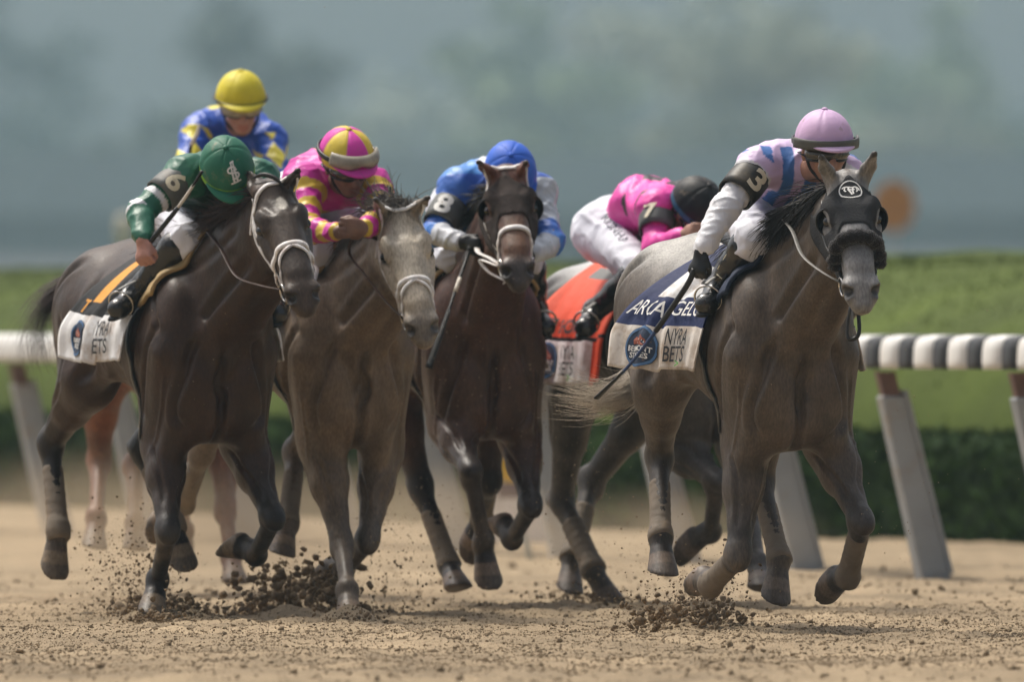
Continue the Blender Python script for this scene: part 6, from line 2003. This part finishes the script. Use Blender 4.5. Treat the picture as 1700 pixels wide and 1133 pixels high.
def on(k): return k in HS
if on('lead'):
    H, J = HS['lead'], JS['lead']; R = H.root
    hd = hood(H, 'black_felt', .285, .43)
    v, f = ring_pts(.041, .046, 40); head_decal(H, 'hood_emblem_ring', 'ink_white', v, f, .115, 0, hd)
    vs, fs = [], []
    for st, w in (([(-.032, .010), (-.022, .016), (-.006, .014), (.008, .012), (.020, .016), (.030, .010), (.034, -.002)], .006), ([(-.020, .012), (-.024, .000), (-.018, -.008)], .005), ([(-.006, .012), (-.008, .000), (.000, -.014), (.004, -.026)], .007),
                  ([(.010, .012), (.008, -.004), (.010, -.022)], .006), ([(.022, .012), (.026, .000), (.022, -.010)], .005), ([(-.012, .004), (.002, .000), (.016, .002)], .006)):
        stroke2(vs, fs, curve2(st, 14), w)
    head_decal(H, 'hood_emblem_horse', 'ink_white', vs, fs, .115, 0, hd, .009)
    # fuzzy shadow roll
    pts = [head_pt(H, .362 + .028 * (abs(a) / 80) ** 2, a, .020)[0] for a in np.linspace(-92, 92, 40)]
    mb = MB(); rr = .029 + .004 * np.sin(np.arange(40) * 1.9); mb.tube(pts, list(rr), 14); sr = mb.build('shadow_roll', 'fuzzy_roll', R)
    r_ = np.random.default_rng(3); ro, di = [], []
    for i in range(1500):
        k = r_.integers(1, 39); d = nrm(r_.normal(size=3)); ro.append(np.array(pts[k]) + d * .022 + r_.normal(size=3) * .002); di.append(d)
    fz = hair(H, 'roll_fuzz', 'fuzzy_roll', ro, di, [.013] * 1500, .0, .3, .0012, 4, 2); fz.parent = sr
    for sg in (-1, 1):
        strap(H, [(.06, sg * 92), (.18, sg * 112), (.30, sg * 112), (.40, sg * 106), (.47, sg * 116)], .018, 'black_leather', 'cheekpiece', 26, lift=.008)
        strap(H, [(.36, sg * 96), (.41, sg * 112), (.47, sg * 140), (.49, sg * 180)], .016, 'black_leather', 'chin_strap', 20)
    strap(H, [(.50, -150), (.52, -165), (.53, 180)], .02, 'black_leather', 'lip_strap', 10)
    # hanging buckle strap under the jaw
    b0 = H.fr.loc(H.pixX(1416, 508, 1.42))
    mb = MB(); mb.tube(curve([b0 + V(0, 0, .05), b0 + V(.0, .02, -.02), b0 + V(.01, .02, -.11), b0 + V(0, -.015, -.13), b0 + V(-.01, -.02, -.09), b0 + V(0, -.01, -.0)], 24), .008, 8, flat=.4); mb.build('hanging_strap', 'black_leather', R)
    bit_and_reins(H, J, 'rein', {'R': [(1362, 450, 1.40), (1332, 424, 1.22), (1316, 385, 1.04)], 'L': [(1440, 430, 1.2)], 'end': {'R': (1300, 365, .85)}})
    for a, b, t0, t1 in (('knR', 'ffR', .22, 1.12), ('knL', 'ffL', .22, 1.12), ('hkR', 'hfR', .34, 1.06), ('hkL', 'hfL', .34, 1.06)): wrap(H, H.J[a], H.J[b], .041, .041, 'wrap_tan', t0, t1)
    mane(H, 'hair_black', 2400, .30, -1, .30, .12, 1.5, 3)
    q_ = H.T(-.90, 0, 1.40); tail_guide(H, 'hair_pale', [q_, q_ + V(-.13, -.01, -.12), q_ + V(-.18, -.05, -.40), q_ + V(-.16, -.20, -.53), q_ + V(-.15, -.42, -.50)], 900, .045)
    for sg in (-1, 1):
        sh = Sheet(H, .40, .10, .66, sg, .016, .04, 34, 44, x0b=.48, x1b=-.02, ripple=.007, fan=.17 if sg < 0 else .0)
        def pick(u, v): return 2 if v > .735 else 0 if v > .55 or u < .12 else (1 if .33 < v <= .55 and u < .80 else 0)
        c = sh.build('saddle_cloth', ['navy_cloth', 'white_cloth', 'muddy_cloth'], pick, R)
        stakes_logo(sh, .68, .868, .080, c)
        t_ = sh.text('ARCANGELO', 'ink_white', .53, .640, .43, .062, c, bold=.0)
        sh.text('NYRA', 'ink_black', .30, .81, .13, .062, c, bold=.01); sh.text('BETS', 'ink_black', .30, .91, .13, .062, c, bold=.01)
        sh.text('>', 'ink_green', .26, .965, .03, .025, c)
    saddle(H, J, 'navy_pad', 'lilac_pad', .36)
    # gold embroidery on the right boot
    P = J.P; a, b = P['knR'], P['anR']; ax = nrm(b - a)
    out_ = nrm(J.fr.dir(V(-.35, -.94, 0))); out_ = nrm(out_ - ax * (out_ @ ax)); sx = np.cross(ax, out_)
    for q in ([(-.02, .10), (.0, .04), (.025, .08), (.0, .15), (-.015, .19), (.02, .20)], [(-.025, .06), (.02, .13), (-.01, .13), (.03, .06)], [(-.035, .20), (-.03, .04), (.0, .015), (.035, .04), (.03, .18)]):
        pp = curve([a + ax * y + sx * x + out_ * (.068 - .07 * y) * math.cos(x * 14) for x, y in q], 18)
        mb = MB(); mb.tube(pp, .0022, 5); mb.build('boot_embroidery', 'number_cream', J.root)
    hw = J.hands['R'][0]; D = hw[1]
    whip([pix(1153, 447, D - .02), pix(1138, 478, D), pix(1080, 562, D + .10), pix(1040, 612, D + .18), pix(990, 662, D + .25)], .01,
         [('handle', 0, .47, 'whip_black', .012, .011, None), ('shaft', .46, .80, 'whip_blue', .008, .006, None), ('flap', .79, 1.0, 'whip_black', .010, .020, .35)], 'long blue shafted whip with black grip held low by the leading jockey')
if on('six'):
    H, J = HS['six'], JS['six']; R = H.root
    bridle(H, 'white_strap', nose=.355)
    bit_and_reins(H, J, 'brown_leather', {'R': [(432, 474, 1.32), (392, 458, 1.14), (366, 412, .97)], 'L': [(520, 440, 1.1)], 'end': {'R': (345, 385, .80)}}, .010)
    mane(H, 'hair_brown', 1500, .26, -1, .75, .22, .5, 5, spread=.9)
    q_ = H.T(-.90, 0, 1.40); tail_guide(H, 'hair_brown', [q_, q_ + V(-.12, -.06, -.02), q_ + V(-.20, -.20, -.12), q_ + V(-.22, -.27, -.28), q_ + V(-.22, -.25, -.42)], 600, .05)
    cen = H.Hp(.02, .05, 0)
    mb = MB(); mb.tube(curve([H.Hp(-.05, .03, -.07), H.Hp(-.02, .075, -.03), H.Hp(.02, .085, .01), H.Hp(.06, .078, .03)], 16), [.004 + .006 * math.sin(math.pi * i / 15) for i in range(16)], 8); mb.build('forelock', 'hair_black', R)
    for a, b, t0, t1 in (('hkR', 'hfR', .28, 1.12), ('hkL', 'hfL', .28, 1.12)): wrap(H, H.J[a], H.J[b], .042, .043, 'wrap_tan', t0, t1)
    for sg in (-1, 1):
        sh = Sheet(H, .36, .06, .64, sg, .016, .05, 34, 44, x0b=.48, x1b=-.08, ripple=.008, seed=6, fan=.08 if sg < 0 else 0)
        def pick(u, v): return 2 if v > .70 else (1 if .62 < u < .80 and v < .60 else 0)
        c = sh.build('saddle_cloth', ['black_cloth', 'amber_cloth', 'white_cloth'], pick, R)
        stakes_logo(sh, .72, .85, .075, c)
        sh.text('NYRA', 'ink_black', .34, .79, .16, .06, c, bold=.01); sh.text('BETS', 'ink_black', .34, .90, .16, .06, c, bold=.01)
        sh.text('T', 'amber_cloth', .80, .645, .05, .055, c, bold=.02)
    saddle(H, J, 'tan_pad', 'tan_pad', .36)
    S_ = [curve2([(-.15, .95), (.45, 1.05)], 4), curve2([(-.30, -.95), (.55, -.80)], 4), curve2([(.0, .95), (-.08, .2), (-.02, -.9)], 8), curve2([(.28, .98), (.20, .2), (.26, -.85)], 8), curve2([(.40, .45), (.0, .60), (-.42, .45), (-.45, .15), (-.1, .05), (.35, .0), (.50, -.25), (.25, -.50), (-.15, -.45)], 26), curve2([(.05, .25), (.45, .30)], 4)]
    cap_strokes(J, S_, .17, 'ink_white', 'cap_monogram', 4, 40, .042)
    hw = J.hands['R'][0]; D = hw[1]
    whip([pix(234, 432, D), pix(242, 412, D), pix(290, 352, D - .06), pix(318, 312, D - .10), pix(336, 284, D - .12)], .01, [('handle', 0, .55, 'whip_black', .012, .010, None), ('shaft', .54, .80, 'whip_white', .007, .006, None), ('flap', .79, 1.0, 'whip_black', .009, .014, .5)], 'short black whip held upright across the green sleeve')
if on('tan'):
    H, J = HS['tan'], JS['tan']; R = H.root
    bridle(H, 'white_strap', nose=.375)
    bit_and_reins(H, J, 'brown_leather', {'R': [(640, 500, 1.30), (605, 455, 1.16), (580, 420, 1.05)], 'L': [(690, 430, 1.1)]}, .008)
    mane(H, 'hair_grey', 900, .24, -1, .5, .15, 1.3, 7)
    r_ = np.random.default_rng(8)
    hair(H, 'forelock', 'hair_grey', [H.Hp(-.01 + r_.normal(0, .015), .05, r_.normal(0, .035)) for i in range(420)], [H.hd[1] * .3 + H.hd[2] * .6 + V(0, -.5, 0) + r_.normal(size=3) * .45 for i in range(420)], list(r_.uniform(.04, .085, 420)), .9, .5, .0022, 9)
    hair(H, 'mane_top', 'hair_grey', [H.Hp(-.03 + r_.normal(0, .02), -.02 + r_.normal(0, .02), -.03 + r_.normal(0, .03)) for i in range(420)], [V(-.7, -.4, .5) + r_.normal(size=3) * .4 for i in range(420)], list(r_.uniform(.08, .20, 420)), .8, .5, .0026, 10)
    tail(H, 'hair_black', 220, .45, V(-.8, .1, -.3), .6)
    for a, b, t0, t1 in (('hkR', 'hfR', .30, 1.05), ('hkL', 'hfL', .30, 1.05)): wrap(H, H.J[a], H.J[b], .042, .042, 'wrap_tan', t0, t1)
    for sg in (-1, 1):
        sh = Sheet(H, .28, -.30, .64, sg, .016, .03, 24, 30, x0b=.36, x1b=-.26)
        sh.build('saddle_cloth', ['yellow_cloth', 'white_cloth'], lambda u, v: 1 if v > .7 else 0, R)
    saddle(H, J, 'tan_pad', 'tan_pad', .36)
    D = J.hands['L'][0][1]
    whip([pix(647, 311, D + .38), pix(646, 335, D + .36), pix(644, 352, D + .35), pix(640, 375, D + .33), pix(634, 400, D + .3)], .01, [('flap', 0, .40, 'whip_black', .017, .016, .5), ('shaft', .38, .75, 'whip_black', .007, .007, None), ('handle', .74, 1.0, 'whip_black', .011, .011, None)], 'black whip flap standing up beside the tan horse\'s ear')
if on('eight'):
    H, J = HS['eight'], JS['eight']; R = H.root
    hood(H, 'brown_felt', .30, .40)
    bridle(H, 'white_strap', brow=True, nose=.385, drop=False, throat=False)
    bit_and_reins(H, J, 'white_strap', {'R': [(812, 428, 1.36), (795, 420, 1.2)], 'L': [(880, 440, 1.2)]}, .012)
    mb = MB(); q = [head_pt(H, a, b, .02)[0] for a, b in ((.46, -118), (.40, -150), (.42, 180), (.50, -150), (.55, -150))]
    mb.tube(curve([q[0], H.fr.loc(H.pixX(797, 432, 1.36)), H.fr.loc(H.pixX(812, 452, 1.42)), H.fr.loc(H.pixX(838, 466, 1.52)), q[3]], 28), .009, 8, flat=.4); mb.build('hanging_strap', 'white_strap', R)
    mane(H, 'hair_black', 900, .22, -1, .6, .3, .9, 11); tail(H, 'hair_black', 220, .45, V(-.8, 0, -.4), .6)
    for a, b, t0, t1 in (('hkR', 'hfR', .34, 1.05), ('hkL', 'hfL', .34, 1.05)): wrap(H, H.J[a], H.J[b], .042, .042, 'wrap_tan', t0, t1)
    for sg in (-1, 1):
        sh = Sheet(H, .24, -.34, .66, sg, .016, .05, 26, 34, x0b=.30, x1b=-.32, seed=9)
        def pick(u, v): return 1 if v > .95 or v < .5 else 0
        c = sh.build('saddle_cloth', ['magenta_cloth', 'white_cloth'], pick, R)
    saddle(H, J, 'tan_pad', 'skyblue_pad', .36)
    D = J.hands['R'][0][1]
    whip([pix(785, 392, D), pix(776, 425, D - .04), pix(752, 495, D - .20), pix(735, 545, D - .26), pix(711, 612, D - .30)], .01, [('handle', 0, .22, 'whip_black', .012, .011, None), ('shaft', .21, .62, 'whip_black', .0075, .006, None), ('tape', .40, .47, 'whip_white', .0085, .0085, None), ('flap', .60, 1.0, 'whip_black', .010, .019, .45)], 'long black whip hanging in front of the bay horse\'s shoulder')
if on('seven'):
    H, J = HS['seven'], JS['seven']; R = H.root
    bridle(H, 'black_leather', drop=False)
    bit_and_reins(H, J, 'black_leather', {}, .010)
    mane(H, 'hair_grey', 400, .22, -1, .6, .3, .9, 13); tail(H, 'hair_pale', 250, .5, V(-.8, 0, -.3), .5)
    for a, b, t0, t1 in (('hkR', 'hfR', .34, 1.05), ('hkL', 'hfL', .34, 1.05)): wrap(H, H.J[a], H.J[b], .046, .046, 'wrap_tan', t0, t1)
    for sg in (-1, 1):
        sh = Sheet(H, .26, -.32, .70, sg, .018, .05, 32, 42, x0b=.30, x1b=-.36, seed=12, fan=.08 if sg < 0 else 0, ripple=.008)
        def pick(u, v): return (0 if u < .16 else 1) if v > .735 else (2 if .71 < v else (3 if (.20 < v < .30 and .3 < u < .8) else 0))
        c = sh.build('saddle_cloth', ['orange_cloth', 'white_cloth', 'black_cloth', 'armband_grey'], pick, R)
        stakes_logo(sh, .72, .855, .078, c)
        sh.text('NYRA', 'ink_black', .40, .80, .15, .06, c, bold=.01); sh.text('BETS', 'ink_black', .40, .90, .15, .06, c, bold=.01); sh.text('>', 'ink_green', .34, .955, .03, .03, c)
        sh.text('HIT SHOW', 'ink_black', .55, .645, .42, .062, c, bold=.03)
    saddle(H, J, 'tan_pad', 'skyblue_pad', .22)
    br_, bv, bf = J.breech
    bb = BVHTree.FromPolygons([tuple(q) for q in bv], [tuple(q) for q in bf.tolist()])
    c = J.fr.loc(pix(1030, 392, J.fr.wor(J.P['hipR'])[1] - .1))
    ptxt(J, 'RUNHAPPY', 'ink_navy', br_, c, J.fr.dir(nrm(V(.62, 0, -.78))), J.fr.dir(nrm(V(.78, 0, .62))), .042, bb, out=.3, bold=.0, wide=.72)
if on('rear'):
    H, J = HS['rear'], JS['rear']; R = H.root
    bridle(H, 'white_strap', drop=False)
    bit_and_reins(H, J, 'brown_leather', {}, .010)
    mane(H, 'hair_chestnut', 400, .22, -1, .6, .3, .9, 15); tail(H, 'hair_chestnut', 220, .45, V(-.8, 0, -.4), .6)
    for sg in (-1, 1):
        sh = Sheet(H, .26, -.32, .64, sg, .018, .03, 20, 26)
        sh.build('saddle_cloth', ['green_cloth', 'white_cloth'], lambda u, v: 1 if v > .7 else 0, R)
    saddle(H, J, 'tan_pad', 'tan_pad', .36)
    D = J.hands['R'][0][1]
    whip([pix(331, 206, D - .05), pix(327, 222, D - .05), pix(316, 248, D - .03), pix(318, 290, D), pix(346, 325, D)], .01, [('flap', 0, .45, 'whip_white', .012, .020, .5), ('shaft', .44, .8, 'whip_black', .008, .008, None), ('handle', .79, 1.0, 'whip_black', .011, .011, None)], 'pale whip flap raised beside the blue silks of the rear jockey')

# ------------------------------------------------------------------ flying dirt
def spray(parts, label, seed, m='clod'):
    """parts: (px, py, sx, sy, D, sD, count, rmin, rmax, shape)"""
    r = np.random.default_rng(seed); P, Rr = [], []
    for px, py, sx, sy, D, sD, n, r0, r1, tilt in parts:
        u = r.normal(size=n); w = r.normal(size=n)
        x = px + sx * u; y = py + sy * w + tilt * u * sy
        d = D + sD * r.normal(size=n)
        rr = r0 * (r1 / r0) ** (r.random(n) ** 2.2)
        for a, b, c, q in zip(x, y, d, rr):
            p = pix(a, b, c)
            if p[2] < .005: p[2] = .004 + abs(r.normal()) * .03
            P.append(p); Rr.append(q)
    v, f = clod_mesh(np.array(P), np.array(Rr), seed)
    mk('flying_dirt', v, f, m, smooth=False, props=dict(kind='stuff', label=label, category='dirt'))
spray([(272, 1016, 32, 11, 70.2, .2, 750, .003, .024, 0), (222, 985, 44, 38, 70.6, .4, 800, .0018, .009, -.3), (200, 925, 40, 42, 70.8, .5, 500, .0015, .007, 0), (300, 1030, 46, 5, 70.0, .25, 240, .003, .012, 0), (258, 1030, 26, 7, 69.0, .12, 260, .003, .014, 0)], 'dark clods bursting up round the planted hoof of number 6', 31)
spray([(470, 985, 46, 28, 71.0, .25, 800, .003, .027, -.2), (535, 985, 26, 24, 71.0, .2, 380, .003, .026, 0), (430, 1015, 40, 12, 71.0, .3, 260, .003, .012, 0), (620, 985, 64, 40, 71.6, .6, 600, .0018, .008, 0), (640, 890, 56, 52, 71.8, .6, 300, .0015, .006, 0), (560, 1030, 60, 5, 70.6, .3, 240, .003, .012, 0), (578, 1036, 26, 6, 69.1, .12, 240, .003, .013, 0)], 'large dark spray of clods thrown up under the tan horse', 32)
spray([(960, 1000, 42, 14, 73.4, .4, 330, .0025, .012, 0), (1010, 1012, 34, 12, 73.0, .3, 260, .0025, .014, 0), (1000, 960, 50, 34, 73.0, .5, 200, .0018, .007, 0), (955, 790, 45, 60, 70.5, .8, 150, .0016, .0045, 0)], 'brown dirt spraying from the hooves of number 7', 33)
spray([(1150, 1030, 48, 16, 66.8, .25, 850, .003, .023, 0), (1175, 995, 36, 34, 67.0, .3, 800, .0018, .008, -.2), (1085, 1010, 38, 28, 67.1, .4, 220, .002, .009, 0), (1110, 940, 44, 54, 67.4, .5, 120, .0016, .0055, 0), (1120, 1052, 62, 4, 66.5, .3, 220, .0025, .012, 0)], 'clods of dirt kicked up behind the lead horse', 34)
spray([(800, 560, 70, 120, 70.8, .4, 70, .0018, .004, 0), (1480, 720, 80, 120, 66.5, 1.0, 60, .0016, .0034, 0), (1500, 900, 40, 30, 66, .5, 30, .0016, .003, 0), (700, 900, 50, 50, 71, .5, 120, .0018, .006, 0), (300, 300, 240, 150, 69, 1.5, 40, .0014, .0026, 0), (620, 760, 300, 140, 70, 1, 90, .0016, .0035, 0)], 'fine pale grit hanging in the air among the horses', 35, 'clod_pale')

# ------------------------------------------------------------------ dust hanging low behind the field
def dust(px, py, D, rx, ry, rz, dens, label, seed):
    m = bpy.data.materials.new('dust_air'); m.use_nodes = True; t = m.node_tree; N, L = t.nodes, t.links
    N.remove(N['Principled BSDF'])
    pv = N.new('ShaderNodeVolumePrincipled'); pv.inputs['Color'].default_value = (.80, .66, .48, 1); pv.inputs['Anisotropy'].default_value = .2
    tc = N.new('ShaderNodeTexCoord'); ln = N.new('ShaderNodeVectorMath'); ln.operation = 'LENGTH'
    mp = N.new('ShaderNodeMapping'); mp.inputs['Scale'].default_value = (1 / rx, 1 / ry, 1 / rz)
    L.new(tc.outputs['Object'], mp.inputs[0]); L.new(mp.outputs[0], ln.inputs[0])
    mr = N.new('ShaderNodeMapRange'); mr.interpolation_type = 'SMOOTHSTEP'; mr.inputs[1].default_value = .98; mr.inputs[2].default_value = .1; mr.inputs[3].default_value = 0; mr.inputs[4].default_value = dens
    L.new(ln.outputs['Value'], mr.inputs[0])
    nz = N.new('ShaderNodeTexNoise'); nz.inputs['Scale'].default_value = 1.6; nz.inputs['Detail'].default_value = 2; L.new(tc.outputs['Object'], nz.inputs['Vector'])
    m2 = N.new('ShaderNodeMapRange'); m2.inputs[1].default_value = .35; m2.inputs[2].default_value = .7; L.new(nz.outputs['Fac'], m2.inputs[0])
    mu = N.new('ShaderNodeMath'); mu.operation = 'MULTIPLY'; L.new(mr.outputs[0], mu.inputs[0]); L.new(m2.outputs[0], mu.inputs[1]); L.new(mu.outputs[0], pv.inputs['Density'])
    L.new(pv.outputs[0], N['Material Output'].inputs['Volume'])
    c = pix(px, py, D); vs, fs = [], []; nu, nv = 10, 20
    for i in range(nu + 1):
        th = math.pi * i / nu
        for j in range(nv):
            ph = 2 * math.pi * j / nv; vs.append((rx * math.sin(th) * math.cos(ph), ry * math.sin(th) * math.sin(ph), rz * math.cos(th)))
    for i in range(nu):
        for j in range(nv): fs.append((i * nv + j, (i + 1) * nv + j, (i + 1) * nv + (j + 1) % nv, i * nv + (j + 1) % nv))
    o = mk('dust_cloud', vs, fs, m, props=dict(kind='stuff', label=label, category='dust')); o.location = tuple(c)
if True:
    dust(220, 880, 76, 1.5, 2.2, .45, .75, 'brown dust hanging behind number 6 at the left', 1)
    dust(620, 885, 76, 1.2, 2.2, .40, .55, 'thin dust drifting behind the tan horse', 2)
    dust(230, 985, 70.6, .28, .4, .20, 1.6, 'small puff of dust at the planted hoof of number 6', 4)
    dust(520, 985, 71.2, .34, .4, .20, 1.5, 'small puff of dust under the tan horse', 5)
    dust(1170, 1000, 67.0, .24, .35, .18, 1.5, 'small puff of dust behind the lead horse', 6)
    dust(1060, 900, 75, 1.0, 2.0, .30, .35, 'thin dust drifting low behind number 7', 3)
